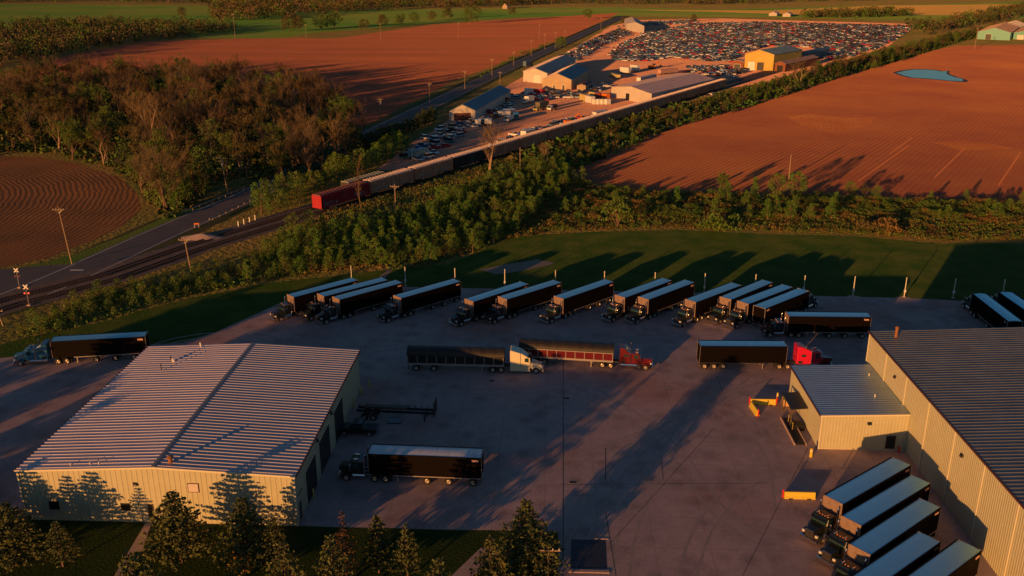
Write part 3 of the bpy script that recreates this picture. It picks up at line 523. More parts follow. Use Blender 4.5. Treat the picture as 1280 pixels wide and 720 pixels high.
# ------------------------------------------------------------------ trucks
bk = M('black_paint', (.012, .015, .015), .25, 0, spec=.6, coat=.4); chrome = M('chrome', (.75, .72, .68), .15, 1.); rub = M('tyre', (.015, .015, .015), .9); alu = M('aluminium', (.62, .56, .50), .35, .75)
rimm = M('rim', (.65, .60, .52), .3, .7); frm = M('frame', (.02, .018, .016), .6); amber = M('amber', (.8, .3, .03), .4); redl = M('tail_red', (.5, .01, .01), .3); hl = M('headlight', (.8, .8, .75), .1, .3)
boxblk = M('trailer_black', (.005, .003, .0025), .55, 0, spec=.08); frontw = M('front_wall', (.36, .26, .21), .5, .25, (.26, .18, .15), 1.5)
tarpb = M('tarp_sky_tint', (.38, .84, 1.0), .42, .9, (.32, .76, .94), .8, .12, 1.2, .03, rnd=(.42, .74, .82), stretch=((1, .25, 1), 0)); tarpk = M('tarp_black', (.02, .018, .016), .6, 0, (.035, .028, .022), 1)  # silver tarp, blue of the reflected sky tinted into its base colour
blu = M('blue_paint', (.03, .16, .28), .25, 0, coat=.5); cwh = M('cream_white_paint', (.72, .66, .45), .3, 0, coat=.4); mar = M('maroon_paint', (.12, .008, .014), .3, 0, coat=.4); redpt = M('red_paint', (.60, .012, .05), .35, 0, coat=.3); redd = M('deep_red_paint', (.16, .006, .012), .3, 0, coat=.4)
cabglass = M('cab_glass', (.02, .05, .05), .08, 0, spec=.9)
def tyre_mesh(w):
    mb = MB(); n = 20; R_ = .5
    pr = [(-w/2, .29), (-w/2, .43), (-w/2+.05, .5), (w/2-.05, .5), (w/2, .43), (w/2, .29)]
    vs = [(math.cos(6.2832*i/n)*r, y, math.sin(6.2832*i/n)*r) for i in range(n) for y, r in pr]; m = len(pr)
    mb.add(vs, [(i*m+j, i*m+j+1, ((i+1) % n)*m+j+1, ((i+1) % n)*m+j) for i in range(n) for j in range(m-1)]); return mb.mesh('wheel', rub, smooth=False)
def rim_mesh(w, dish):
    mb = MB(); n = 20; pr = [(w/2-.01, .295), (w/2-dish, .24), (w/2-dish*.8, .12), (w/2-dish*.3, .10), (w/2-dish*.3, .001)]
    for s in (1, -1):
        vs = [(math.cos(6.2832*i/n)*r, y*s, math.sin(6.2832*i/n)*r) for i in range(n) for y, r in pr]; m = len(pr)
        mb.add(vs, [(i*m+j, i*m+j+1, ((i+1) % n)*m+j+1, ((i+1) % n)*m+j) for i in range(n) for j in range(m-1)])
    return mb.mesh('rim', rimm)
TY1, TY2 = tyre_mesh(.32), tyre_mesh(.62); RM1, RM2 = rim_mesh(.32, .06), rim_mesh(.62, .14)
def wheel(parent, x, y, dual):
    o = link('wheel', TY2 if dual else TY1, parent); o.location = (x, y, .5); r = link('rim', RM2 if dual else RM1, o); return o
def both(f, *a):
    for s in (-1, 1): f(s, *a)
def tractor(t, X, paint, sleeper=0., aero=False, hoodp=None, tall=0.):
    """X = the trailer's front in local x; the nose points to +x. sleeper = its length"""
    hoodp = hoodp or paint; c0 = X+.75; c1 = c0+sleeper; c2 = c1+1.55; nose = c2+1.65+(.25 if sleeper else 0)
    MB().box(X-2.6, nose-.2, -.45, -.33, .75, 1.0).obj('frame_rail', frm, t); MB().box(X-2.6, nose-.2, .33, .45, .75, 1.0).obj('frame_rail', frm, t)
    mb = MB(); mb.tube((X-1.1, 0, 1.0), (X-1.1, 0, 1.14), .5, .45, n=14); mb.obj('fifth_wheel', frm, t)
    zc = 2.75+tall
    # cab
    hw = 1.05
    if aero:
        mb = MB(); mb.prismY([(c1, .95), (c2+.1, .95), (c2+.15, 1.8), (c2-.5, 2.75), (c1, 3.4)], -hw, hw); cab = mb.obj('cab', paint, t, bev=.12)
        mb = MB(); mb.prismY([(c0, .95), (c1, .95), (c1, 3.4), (c0+.25, 3.85), (c0, 3.85)], -1.2, 1.2); mb.obj('sleeper', paint, t, bev=.1)
        mb = MB(); mb.hexa([(c2+.1, -1.1, .75), (nose, -.85, .6), (nose, .85, .6), (c2+.1, 1.1, .75)], [(c2+.1, -.95, 1.85), (nose-.25, -.6, 1.35), (nose-.25, .6, 1.35), (c2+.1, .95, 1.85)]); mb.obj('hood', hoodp, t, bev=.12)
    else:
        mb = MB(); mb.prismY([(c1, .95), (c2, .95), (c2, 1.95), (c2-.22, zc-.08), (c2-.4, zc), (c1, zc)], -hw, hw); cab = mb.obj('cab', paint, t, bev=.07)
        if sleeper: mb = MB(); mb.prismY([(c0, .95), (c1, .95), (c1, zc+.05), (c1-.35, zc+.3), (c0+.7, zc+.85), (c0, zc+.85)], -1.15, 1.15); sl2 = mb.obj('sleeper', paint, t, bev=.1)
        if sleeper:
            for s_ in (-1, 1): MB().box(c0+.7, c0+1.4, *sorted((s_*1.151, s_*1.165)), 2.2, 2.6).obj('sleeper_window', cabglass, sl2); MB().box(c0+.25, c0+.95, *sorted((s_*1.151, s_*1.165)), 1.05, 1.5).obj('locker_door', frm, sl2)
        mb = MB(); mb.hexa([(c2, -.92, 1.0), (nose, -.62, 1.0), (nose, .62, 1.0), (c2, .92, 1.0)], [(c2, -.82, 1.95), (nose, -.52, 1.72), (nose, .52, 1.72), (c2, .82, 1.95)]); mb.obj('hood', hoodp, t, bev=.06)
        mb = MB(); mb.box(nose, nose+.04, -.5, .5, .75, 1.7); mb.obj('grille', frm, t); mb = MB(); [mb.box(nose+.04, nose+.06, y-.02, y+.02, .78, 1.66) for y in (-.46, -.23, 0, .23, .46)]; mb.box(nose+.04, nose+.07, -.52, .52, 1.66, 1.74); mb.obj('grille_trim', chrome, t)
    # windshield in two panes over the cab front
    zb, zt = (1.9, 2.62) if aero else (1.98, zc-.16); xb, xt = (c2+.16, c2-.36) if aero else (c2+.012, c2-.17)
    for s in (-1, 1):
        y0, y1 = sorted((s*.04, s*.94)); mb = MB(); mb.hexa([(xb-.03, y0, zb), (xb+.02, y0, zb), (xb+.02, y1, zb), (xb-.03, y1, zb)], [(xt-.03, y0, zt), (xt+.02, y0, zt), (xt+.02, y1, zt), (xt-.03, y1, zt)]); mb.obj('windshield', cabglass, t)
        y0, y1 = sorted((s*hw, s*(hw+.015))); d_ = MB().box(c1+.5, c2-.12, y0, y1, 1.05, zt+.02).obj('door', paint, t)
        MB().box(c1+.62, c2-.3, *sorted((s*(hw+.016), s*(hw+.026))), 1.9, zt-.06).obj('side_window', cabglass, d_); MB().box(c1+.6, c1+.75, *sorted((s*(hw+.016), s*(hw+.05))), 1.6, 1.66).obj('handle', chrome, d_)
        # fender, headlight, mirror, tank, stack
        mb = MB(); n = 9; fx = nose-1.0; pr = [(fx+math.cos(a)*.66, .5+math.sin(a)*.66) for a in [R(15+150*i/n) for i in range(n+1)]]+[(fx+math.cos(a)*.57, .5+math.sin(a)*.57) for a in [R(165-150*i/n) for i in range(n+1)]]
        mb.prismY(pr, *sorted((s*.72, s*1.2))); mb.obj('fender', hoodp, t)
        mb = MB(); mb.box(nose-.3, nose-.05, *sorted((s*.68, s*1.0)), 1.0, 1.28); mb.obj('headlight', hl, t, bev=.03)
        mb = MB(); mb.box(c2-.02, c2+.08, *sorted((s*1.38, s*1.6)), 1.75, 2.45); mi = mb.obj('mirror', chrome, t, bev=.02); mb = MB(); mb.tube((c2, s*1.0, 1.8), (c2+.02, s*1.5, 1.85), .02, n=5); mb.tube((c2, s*1.0, 2.4), (c2+.02, s*1.5, 2.4), .02, n=5); mb.obj('bracket', chrome, mi)
        tx0, tx1 = (c1-.1, c2-.15) if not sleeper else (c0+.2, c2-.5)
        mb = MB(); mb.tube((tx0, s*.85, .72), (tx1, s*.85, .72), .31, n=14); mb.obj('fuel_tank', cwh if aero else chrome, t)
        mb = MB(); mb.box(tx1+.05, c2+.05, *sorted((s*.7, s*1.15)), .42, .5); mb.box(tx1+.05, c2+.05, *sorted((s*.8, s*1.15)), .72, .78); mb.obj('step', alu, t)
        if not aero: mb = MB(); sx = c0-.12 if not sleeper else c1-.0; mb.tube((sx, s*1.12, 1.0), (sx, s*1.12, 3.5+tall*.5), .085, n=10); mb.tube((sx, s*1.12, 3.5+tall*.5), (sx-.12, s*1.12, 3.72+tall*.5), .085, n=10); mb.obj('exhaust_stack', chrome, t)
        else:
            mb = MB(); mb.box(c0+.0, c2-.1, *sorted((s*1.0, s*1.2)), .35, 1.0); mb.obj('side_fairing', paint, t, bev=.04)
        mb = MB(); mb.box(X-2.75, X-2.7, *sorted((s*.62, s*1.22)), .2, .9); mb.obj('mudflap', frm, t)
        wheel(t, nose-1.0, s*1.05, False); wheel(t, X-.65, s*.95, True); wheel(t, X-1.98, s*.95, True)
    mb = MB(); mb.hexa([(nose-.1, -1.2, .35), (nose+.18, -1.05, .35), (nose+.18, 1.05, .35), (nose-.1, 1.2, .35)], [(nose-.1, -1.2, .72), (nose+.18, -1.05, .72), (nose+.18, 1.05, .72), (nose-.1, 1.2, .72)]); mb.obj('bumper', cwh if aero else chrome, t, bev=.03)
    if not aero:
        mb = MB(); mb.hexa([(c2-.1, -.98, zc-.2), (c2+.28, -.98, zc-.3), (c2+.28, .98, zc-.3), (c2-.1, .98, zc-.2)], [(c2-.1, -.98, zc-.17), (c2+.28, -.98, zc-.27), (c2+.28, .98, zc-.27), (c2-.1, .98, zc-.17)]); mb.obj('sun_visor', paint, t)
        for y in (-.7, -.35, 0, .35, .7): mb = MB(); mb.box(c2-.62, c2-.48, y-.05, y+.05, zc+.0, zc+.08); mb.obj('marker_light', amber, t)
        for s in (-1, 1): mb = MB(); mb.tube((c1+.7, s*.6, zc+.12), (c2-.3, s*.6, zc+.12), .06, .12, n=8); mb.obj('air_horn', chrome, t)
    mb = MB(); [mb.tube((X+.1, y, 1.6), (c0, y*.8, 1.7), .02, n=4) for y in (-.2, 0, .2)]; mb.obj('air_lines', frm, t)
def trailer(t, X, L=14., axles=(7.2, 9.9, 12.9), side=None, roof=None, style='box', front=None, logo=True):
    """tarped grain trailer from x=X back to X-L"""
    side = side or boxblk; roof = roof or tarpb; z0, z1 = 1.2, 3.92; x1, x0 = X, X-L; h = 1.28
    if style == 'box':
        for s in (-1, 1):
            mb = MB(); mb.box(x0, x1, *sorted((s*(h-.05), s*h)), z0, z1)
            [mb.box(x0+k*.6, x0+k*.6+.07, *sorted((s*h, s*(h+.02))), z0, z1-.12) for k in range(1, int(L/.6))]
            mb.obj('side_panel', side, t)
            mb = MB(); mb.box(x0-.02, x1+.02, *sorted((s*(h-.08), s*(h+.045))), z1, z1+.10); mb.obj('top_rail', side, t)
            mb = MB(); mb.box(x0, x1-3.2, *sorted((s*(h-.15), s*(h+.03))), z0-.13, z0-.003); mb.obj('bottom_rail', alu if side is not boxblk or logo else frm, t)
        mb = MB(); mb.box(x1-.03, x1+.03, -h+.05, h-.05, z0-.1, z1+.14); [mb.box(x1+.03, x1+.07, y-.05, y+.05, z0, z1) for y in (-h+.08, -.45, .45, h-.08)]; mb.obj('front_wall', front or frontw, t)
        mb = MB(); n = 8
        k = 22
        vs = []
        for i in range(k+1):
            x = x1-.04-(L-.08)*i/k; sag = .035*abs(math.sin(i*math.pi/2*1.0))
            vs += [(x, -h+.08+(2*h-.16)*j/n, z1+.04+.12*math.sin(math.pi*j/n)-sag*math.sin(math.pi*j/n)) for j in range(n+1)]
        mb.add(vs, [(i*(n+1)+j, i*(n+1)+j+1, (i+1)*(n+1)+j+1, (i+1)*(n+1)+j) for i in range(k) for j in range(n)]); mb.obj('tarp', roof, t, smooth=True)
        mb = MB(); mb.box(x0-.02, x0+.02, -h+.05, h-.05, z0, z1); mb.obj('tailgate', side, t); mb = MB(); mb.box(x0-.06, x0-.021, -h, -h+.1, z0, z1+.1); mb.box(x0-.06, x0-.021, h-.1, h, z0, z1+.1); mb.box(x0-.06, x0-.021, -h+.1, h-.1, z1, z1+.1); mb.obj('tailgate_frame', alu, t)
        # sloping hopper belly
        mb = MB(); mb.prismY([(x1-3.4, z0-.003), (x1-4.3, .72), (x1-L+6.8, .72), (x1-L+5.9, z0-.003)], -.55, .55); mb.obj('hopper', alu if not logo else frm, t)
        if logo:
            mb = MB(); [mb.box(x0+.35+a, x0+.35+a+.1, *sorted((s*(h+.021), s*(h+.03))), z1-.52+.05*(i % 2), z1-.25+.03*(i % 3)) for s in (-1, 1) for i, a in enumerate((.0, .14, .28, .42, .56, .7))]; mb.obj('maker_mark', M_logo, t)
    else:
        zb = 1.0
        mb = MB(); mb.prismX([(-h+.25, zb+.1), (h-.25, zb+.1), (h, zb+.5), (h, 3.0), (-h, 3.0), (-h, zb+.5)], x0, x1); mb.obj('tub', side, t)
        pm_ = alu if style == 'ribs' else frm
        k = int(L/1.5)
        for s in (-1, 1):
            for i in range(k+1):
                x = x0+.1+(L-.2)*i/k; mb = MB(); mb.box(x-.05, x+.05, *sorted((s*h, s*(h+.09))), zb+.45, 2.6); mb.obj('side_post', alu, t)
            MB().box(x0, x1, *sorted((s*(h-.1), s*(h+.07))), zb+.12, zb+.44).obj('bottom_rail', alu, t)
            MB().box(x0, x1, *sorted((s*(h+.001), s*(h+.10))), 2.6, 2.72).obj('top_rail', alu if style == 'ribs' else frm, t)
        mb = MB(); n = 10; k = 24; vs = []
        for i in range(k+1):
            x = x1+.05-(L+.1)*i/k; q = .05*math.sin(i*2.2)
            vs += [(x, -(h+.12)*math.cos(math.pi*j/n), 2.75+(.95+q)*max(0, math.sin(math.pi*j/n))**.7) for j in range(n+1)]
        mb.add(vs, [(i*(n+1)+j, i*(n+1)+j+1, (i+1)*(n+1)+j+1, (i+1)*(n+1)+j) for i in range(k) for j in range(n)]+[tuple(range(n, -1, -1)), tuple(range(k*(n+1), (k+1)*(n+1)))]); mb.obj('tarp', tarpk, t)
    for s in (-1, 1):
        MB().box(x0+.3, x1-.5, *sorted((s*.42, s*.54)), .9, z0-.14 if style == 'box' else 1.1).obj('chassis_rail', frm, t)
        for a in axles: wheel(t, x1-a, s*.97, True)
        mb = MB(); mb.box(x1-3.6, x1-3.45, *sorted((s*.75, s*.9)), .1, 1.1); mb.box(x1-3.65, x1-3.4, *sorted((s*.68, s*.97)), .03, .1); mb.obj('landing_leg', alu, t)
        MB().box(x0-.09, x0-.061, *sorted((s*.8, s*1.1)), .95, 1.08).obj('tail_light', redl, t)
        mb = MB(); mb.box(x0+.1, x0+.14, *sorted((s*.65, s*1.22)), .25, .95); mb.obj('mudflap', frm, t)
    mb = MB(); mb.box(x0-.02, x0+.1, -1.15, 1.15, .5, .62); mb.obj('bumper', alu, t)
M_logo = M('faded_mark', (.75, .45, .35), .6)
GRP = 'semi trucks with trailers parked in the yard'
def truck(loc, ang, lb, trac, trail, grp=GRP, nm='semi_truck'):
    t = thing(nm, loc, ang, lb, 'truck', grp); trac(t); trail(t); return t
# black day-cab prototype (nose to local +x, trailer front at x=0)
_h = {}
def pos2(fl, fr, z=3.95): return (at(*fl, z)+at(*fr, z))/2
rows = [  # front-left, front-right, back-left, back-right of the trailer tops, surveyed; where it stands
 ((357.5, 368), (368.7, 372), (438.7, 347), (447.5, 350.7), 'leftmost black semi truck of the back row, its nose in the sunlit patch'),
 ((395.7, 367), (406, 371), (476, 347), (484, 350.5), 'second black semi truck of the back row, sky-tinted trailer roof close beside the third'),
 ((414.5, 371), (425.5, 375), (494, 350), (503.7, 353.7), 'third black semi truck of the back row, dull olive-grey trailer roof'),
 ((490.7, 369.5), (502.5, 373), (566, 348.7), (575.5, 352), 'fourth black semi truck of the back row, with wide gaps on both sides'),
 ((580, 373.7), (592.5, 377.5), (652, 351.5), (661, 355), 'fifth black semi truck of the back row, left of the pair behind the cream-white truck'),
 ((621.7, 370.5), (634.5, 375), (691, 350), (700, 354), 'sixth black semi truck of the back row, right of the pair behind the cream-white truck'),
 ((691.7, 370.5), (705, 374), (756, 349), (768, 352), 'seventh black semi truck of the back row, alone behind the maroon dump trailer'),
 ((768, 368.7), (781.7, 372.5), (825, 348.7), (836, 352), 'eighth black semi truck of the back row, left of the pair behind the maroon tractor'),
 ((797.5, 371), (811, 375), (855.5, 350), (868, 353), 'ninth black semi truck of the back row, right of the two behind the maroon tractor'),
 ((855.5, 374.5), (870.7, 378), (913.7, 353.7), (925, 357), 'tenth black semi truck of the back row, left neighbour of the packed group of four'),
 ((898.7, 371), (915, 375), (952, 350), (965, 353.5), 'eleventh black semi truck of the back row, nose at the sunlit pavement patch'),
 ((920.5, 376.7), (936.7, 380), (975, 357), (987, 360), 'twelfth black semi truck of the back row, squeezed beside the backwards parked one'),
 ((1028, 620), (1055, 630.5), (1115.5, 572), (1139.5, 581), 'farthest of the five black semi trucks along the warehouse, beside the yellow barrier'),
 ((1050.5, 645.5), (1077.5, 657.5), (1136, 595.5), (1159.5, 607), 'second from the annex of the five black semi trucks along the warehouse'),
 ((1060, 680), (1089, 695), (1151, 622.5), (1175.5, 634), 'middle of the five black semi trucks along the warehouse, front wall cut by shadow')]
for bl, br, l in (((1147.5, 665.5), (1175, 677.5), 'fourth of the five black semi trucks along the warehouse, cab outside the frame'), ((1197.5, 675), (1226, 689), 'nearest of the five black semi trucks along the warehouse, only its roof rear showing')):
    b = pos2(bl, br); f = b+Vector((-math.cos(R(40.3)), -math.sin(R(40.3)), 0))*14; rows.append((None, f, None, b, l))
placed = []
for fl, fr, bl, br, l in rows:
    if fl is None: f, b = fr, br
    else: f, b = pos2(fl, fr), pos2(bl, br)
    d = f-b; placed.append(((f.x, f.y, 0), math.atan2(d.y, d.x), l))
proto = None
for loc, ang, l in placed:
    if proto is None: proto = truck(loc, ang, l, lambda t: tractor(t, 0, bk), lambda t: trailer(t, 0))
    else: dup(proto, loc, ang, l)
# the last row trailer is parked the other way, tail to the camera
f = pos2((941, 382.5), (958, 386), 3.9); a45 = R(43.5); loc = f+Vector((math.cos(a45), math.sin(a45), 0))*14
o = dup(proto, (loc.x, loc.y, 0), a45, 'thirteenth semi truck of the back row, parked backwards with its tail to the camera')
dup(proto, (41.7, 148.8, 0), R(180.6), 'black semi truck parked parallel to the camera just behind the corner of the warehouse')
d18 = dup(proto, (-21.8, 98.9, 0), R(178), 'black semi truck with wrinkled silver tarp in front of the workshop doors')
for c in d18.children:
    if c.name.startswith('tarp'):
        c.data = c.data.copy(); c.data.materials.clear(); c.data.materials.append(M('tarp_wrinkled', (.74, .80, .84), .5, .35, (.60, .66, .70), .7, .5, 1.6, .06, stretch=((1.6, .12, 1), 2)))
a = pos2((1214, 365.8), (1235, 369)); b = pos2((1257, 399.5), (1278, 401.5)); d = a-b
dup(proto, (a.x, a.y, 0), math.atan2(d.y, d.x), 'black semi truck pointing away at an angle behind the warehouse at far right')
p = a+Vector((5.2, 1.0, 0)); dup(proto, (p.x, p.y, 0), math.atan2(d.y, d.x)+.03, 'dark semi truck half hidden beyond the angled one at the far right edge')
# individual trucks
q0, q1 = at(528, 464.0), at(664, 467.3); h_ = math.atan2(q1.y-q0.y, q1.x-q0.x); nf = q0+(q1-q0).normalized()*((at(630, 466.5)-q0).length); truck((nf.x-math.sin(h_)*1.25, nf.y+math.cos(h_)*1.25, 0), h_, 'cream-white aerodynamic semi truck pulling a dark brown ribbed dump trailer', lambda t: tractor(t, .2, cwh, 1.7, True), lambda t: trailer(t, 0, 15.4, (11.2, 14.0), M('brown_black', (.012, .009, .008), .5), None, 'ribs2'))
q0, q1 = at(690, 456.3), at(812, 464.0); h_ = math.atan2(q1.y-q0.y, q1.x-q0.x); nf = q0+(q1-q0).normalized()*((at(766, 461.2)-q0).length); truck((nf.x-math.sin(h_)*1.25, nf.y+math.cos(h_)*1.25, 0), h_, 'maroon long-nose semi truck pulling a maroon ribbed dump trailer with rolled black tarp', lambda t: tractor(t, .25, mar, 1.7), lambda t: trailer(t, 0, 15.2, (11.0, 12.4, 13.8), mar, None, 'ribs'))
truck((38.1, 135.3, 0), R(1.5), 'bright red sleeper semi truck with dark red hood and black trailer beside the annex', lambda t: tractor(t, 1.0, redpt, 2.3, False, redd, .25), lambda t: trailer(t, 0, 13.7, (9.9, 11.4, 12.9), logo=False))
truck((-80, 132.3, 0), R(191.3), 'blue long-nose semi truck with black trailer at the far left of the yard', lambda t: tractor(t, 0, blu, 1.9), lambda t: trailer(t, 0, 14.5, (6.5, 9.5, 12.4, 13.7)))
# partly visible dark trailer at the left frame edge
p = at(-32, 612); t = thing('parked_trailer', (p.x, p.y, 0), R(86), 'dark trailer whose end shows at the left edge beside the workshop', 'trailer'); trailer(t, 3, 10, (7.5, 8.9), logo=False)
# flatbed chassis and pickup in the shade
p = at(448, 520); q = at(545, 524); d = q-p; t = thing('flatbed_trailer', (p+q)/2, math.atan2(d.y, d.x), 'empty dark flatbed trailer frame in the shade behind the black semi truck', 'trailer'); L0 = d.length
for s in (-1, 1): MB().box(-L0/2, L0/2, *sorted((s*.45, s*.6)), 1.0, 1.35).obj('main_beam', frm, t)
mb = MB(); [mb.box(-L0/2+i*.9, -L0/2+i*.9+.1, -1.2, 1.2, 1.36, 1.44) for i in range(int(L0/.9)+1)]; mb.obj('cross_members', frm, t)
MB().box(-L0/2+1, L0/2-4, -.4, .4, 1.45, 1.8).obj('deck_cargo', doorm, t); MB().box(L0/2-.12, L0/2, -1.2, 1.2, .9, 2.9).obj('headboard', frm, t)
for s in (-1, 1):
    for x in (-L0/2+1.2, -L0/2+2.5): wheel(t, x, s*.97, True)
    MB().box(L0/2-1.6, L0/2-1.4, *sorted((s*.7, s*.85)), 0, 1.0).obj('landing_leg', frm, t)
def pickup(loc, ang, paint, lb, grp=None, bed=2.4, sc=1.):
    t = thing('pickup_truck', loc, ang, lb, 'pickup truck', grp)
    MB().prismY([(-2.6, .5), (2.7, .5), (2.75, 1.0), (1.2, 1.15), (-2.6, 1.1)], -.95, .95).obj('body', paint, t, bev=.05)
    MB().prismY([(-.7, 1.1), (1.25, 1.1), (.65, 1.8), (-.6, 1.82)], -.85, .85).obj('cab', paint, t, bev=.05)
    MB().box(-2.5, -.8, -.8, .8, 1.105, 1.13).obj('bed', frm, t); mb = MB(); mb.hexa([(1.2, -.75, 1.15), (1.27, -.75, 1.15), (1.27, .75, 1.15), (1.2, .75, 1.15)], [(.68, -.7, 1.75), (.75, -.7, 1.75), (.75, .7, 1.75), (.68, .7, 1.75)]); mb.obj('windshield', cabglass, t)
    for s in (-1, 1):
        MB().box(-.5, .7, *sorted((s*.86, s*.9)), 1.2, 1.65).obj('side_window', cabglass, t); MB().box(2.7, 2.78, *sorted((s*.6, s*.9)), .75, .95).obj('headlight', hl, t)
        for x in (-1.7, 1.8): o = wheel(t, x, s*.85, False); o.scale = (.8, .8, .8); o.location.z = .4
    return t
p = at(449, 541); pickup((p.x, p.y, 0), R(178), bk, 'dark pickup truck in the deep shade left of the flatbed frame')
for i, px in enumerate((533.5, 538.5, 543.5)):
    p = at(px-46, 528.5); t = thing('plastic_tote', (p.x, p.y, 0), .1, ('left', 'middle', 'right')[i]+' one of three small blue-grey totes under the flatbed frame', 'tote', 'blue-grey totes by the flatbed'); MB().box(-.35, .35, -.35, .35, .1, .75).obj('tank', M('tote', (.2, .3, .36), .5) if i == 0 else bpy.data.materials['tote'], t, bev=.05); MB().box(-.4, .4, -.4, .4, 0, .1).obj('pallet', frm, t); mb = MB(); mb.tube((0, 0, .75), (0, 0, .84), .1, n=10); mb.obj('cap', blackm, t)
# ------------------------------------------------------------------ train
def boxcar(loc, ang, L, paint, lb, roofm, H=4.9, graffiti=0, kind='box'):
    t = thing('boxcar', loc, ang, lb, 'railcar', 'railcars of the freight train'); h = 1.48
    mb = MB(); mb.box(-L/2, L/2, -h, h, 1.15, H-.35)
    n = int(L/.85)
    for s in (-1, 1):
        for i in range(n+1):
            x = -L/2+.05+(L-.1)*i/n
            if abs(x) > 1.6: mb.box(x-.07, x+.07, *sorted((s*h, s*(h+.16))), 1.2, H-.4)
    for s in (-1, 1): [mb.box(*sorted((s*L/2, s*(L/2+.06))), -h, h, z, z+.1) for z in (1.2, 1.9, 2.6, 3.3, 4.0)]
    mb.obj('body', paint, t)
    mb = MB(); mb.prismX([(-h-.06, H-.35), (-h-.06, H-.28), (0, H), (h+.06, H-.28), (h+.06, H-.35)], -L/2-.05, L/2+.05); [mb.box(-L/2+i*1.3, -L/2+i*1.3+.08, -h+.1, h-.1, H-.28, H+.02) for i in range(int(L/1.3)+1)]; mb.obj('roof', roofm, t)
    for s in (-1, 1):
        d_ = MB().box(-1.5, 1.5, *sorted((s*(h+.001), s*(h+.09))), 1.25, H-.5).obj('door', paint, t); mb = MB(); [mb.box(x-.04, x+.04, *sorted((s*(h+.091), s*(h+.13))), 1.3, H-.6) for x in (-.8, .8)]; mb.obj('lock_bar', frm, d_)
        mb = MB(); [mb.box(s*(L/2-.5)-.2, s*(L/2-.5)+.2, *sorted((-(h+.09), -(h+.11))), 1.3+k*.42, 1.35+k*.42) for k in range(8)]; mb.obj('ladder', frm, t)
        mb = MB(); mb.box(s*(L/2-2.2)-1.3, s*(L/2-2.2)+1.3, -1.15, 1.15, .55, .8); mb.box(s*(L/2-2.2)-.5, s*(L/2-2.2)+.5, -1.0, 1.0, .8, 1.14); b_ = mb.obj('bogie', frm, t)
        for x in (-.9, .9):
            mb = MB(); [mb.tube((s*(L/2-2.2)+x, y-.06, .72), (s*(L/2-2.2)+x, y+.06, .72), .42, n=14) for y in (-.75, .75)]; mb.tube((s*(L/2-2.2)+x, -.7, .72), (s*(L/2-2.2)+x, .7, .72), .08, n=6); mb.obj('wheelset', steel, b_)
        MB().box(*sorted((s*(L/2), s*(L/2+.55))), -.12, .12, .85, 1.1).obj('coupler', frm, t)
    if graffiti:
        rs = random.Random(graffiti); mb = MB()
        for k in range(2):
            x = -L/2+1.2+k*(L-7.5)
            for j in range(9):
                a0 = (x+j*.62+rs.uniform(-.15, .15), 1.5+rs.uniform(0, .3)); pts = [a0, (a0[0]+rs.uniform(-.2, .5), a0[1]+rs.uniform(.5, 1.2)), (a0[0]+rs.uniform(.2, .6), a0[1]+rs.uniform(.2, .9)), (a0[0]+rs.uniform(.1, .7), a0[1]+rs.uniform(-.1, .3))]
                for p, q in zip(pts, pts[1:]): mb.tube((p[0], -(h+.09), p[1]), (q[0], -(h+.09), q[1]), .05, n=4)
        mb.obj('graffiti', M('graffiti_pale', (.42, .45, .45), .7) if 'graffiti_pale' not in bpy.data.materials else bpy.data.materials['graffiti_pale'], t)
    return t
rr1 = M('boxcar_red', (.42, .015, .03), .6, 0, (.34, .012, .025), .5); rr2 = M('boxcar_brown', (.70, .34, .20), .8, 0, (.50, .24, .14), .6, dr=1.); rr3 = M('boxcar_oxide', (.66, .30, .18), .8, 0, (.45, .20, .12), .6, dr=1.); rr4 = M('hopper_black', (.035, .035, .035), .7)
rfm = M('boxcar_roof', (.72, .60, .52), .7, 0, (.60, .48, .42), .4, dr=1.); rfr = M('boxcar_roof_red', (.16, .05, .05), .7)
# centre line of the near track, walked from the train's tail
def walk(tr, s0):
    # start at the point of the track nearest survey point s0
    i0 = min(range(len(tr)), key=lambda i: (tr[i]-s0).length); pts = tr[i0:]; L_ = [0]
    for a, b in zip(pts, pts[1:]): L_.append(L_[-1]+(b-a).length)
    def P(s):
        for i in range(len(L_)-1):
            if L_[i+1] >= s: return pts[i].lerp(pts[i+1], (s-L_[i])/(L_[i+1]-L_[i]))
        return pts[-1]+(pts[-1]-pts[-2]).normalized()*(s-L_[-1])
    return P
PA = walk(trackA, at(394, 270)); s = 1.; cars_t = [(19.2, rr1, rfr, 5, 'red boxcar at the tail of the train, its end glowing in the sun')]
cars_t += [(19.2, rr2, rfm, 7, 'brown boxcar coupled next to the red one, pale graffiti along its foot'), (19.2, rr2, rfm, 9, 'third railcar of the train, brown with graffiti at its near end'), (19., rr4, rfm, 0, 'black railcar fourth in the train, behind the big bare tree'), (18.8, rr3, rfm, 0, 'fifth railcar of the train, oxide brown')]
cars_t += [(18.8, (rr2, rr3)[i % 2], rfm, 0, '%s railcar of the train, rusty brown, along the salvage yard' % n) for i, n in enumerate(('sixth', 'seventh', 'eighth', 'ninth', 'tenth', 'eleventh', 'twelfth', 'thirteenth', 'fourteenth', 'fifteenth', 'sixteenth'))]
for L0, pnt, rfx, gf, lb in cars_t:
    a = PA(s); b = PA(s+L0); d = b-a; c = (a+b)/2; boxcar((c.x, c.y, .28), math.atan2(d.y, d.x), L0, pnt, lb, rfx, 4.9, gf); s += L0+1.3
PB = walk(trackB, at(405, 250)); a = PB(2); b = PB(18); d = b-a; c = (a+b)/2; boxcar((c.x, c.y, .28), math.atan2(d.y, d.x), 16., rr4, 'dark railcar on the far track behind the red boxcar, only its grey roof showing', M('roof_grey_green', (.22, .24, .20), .6), 4.7)

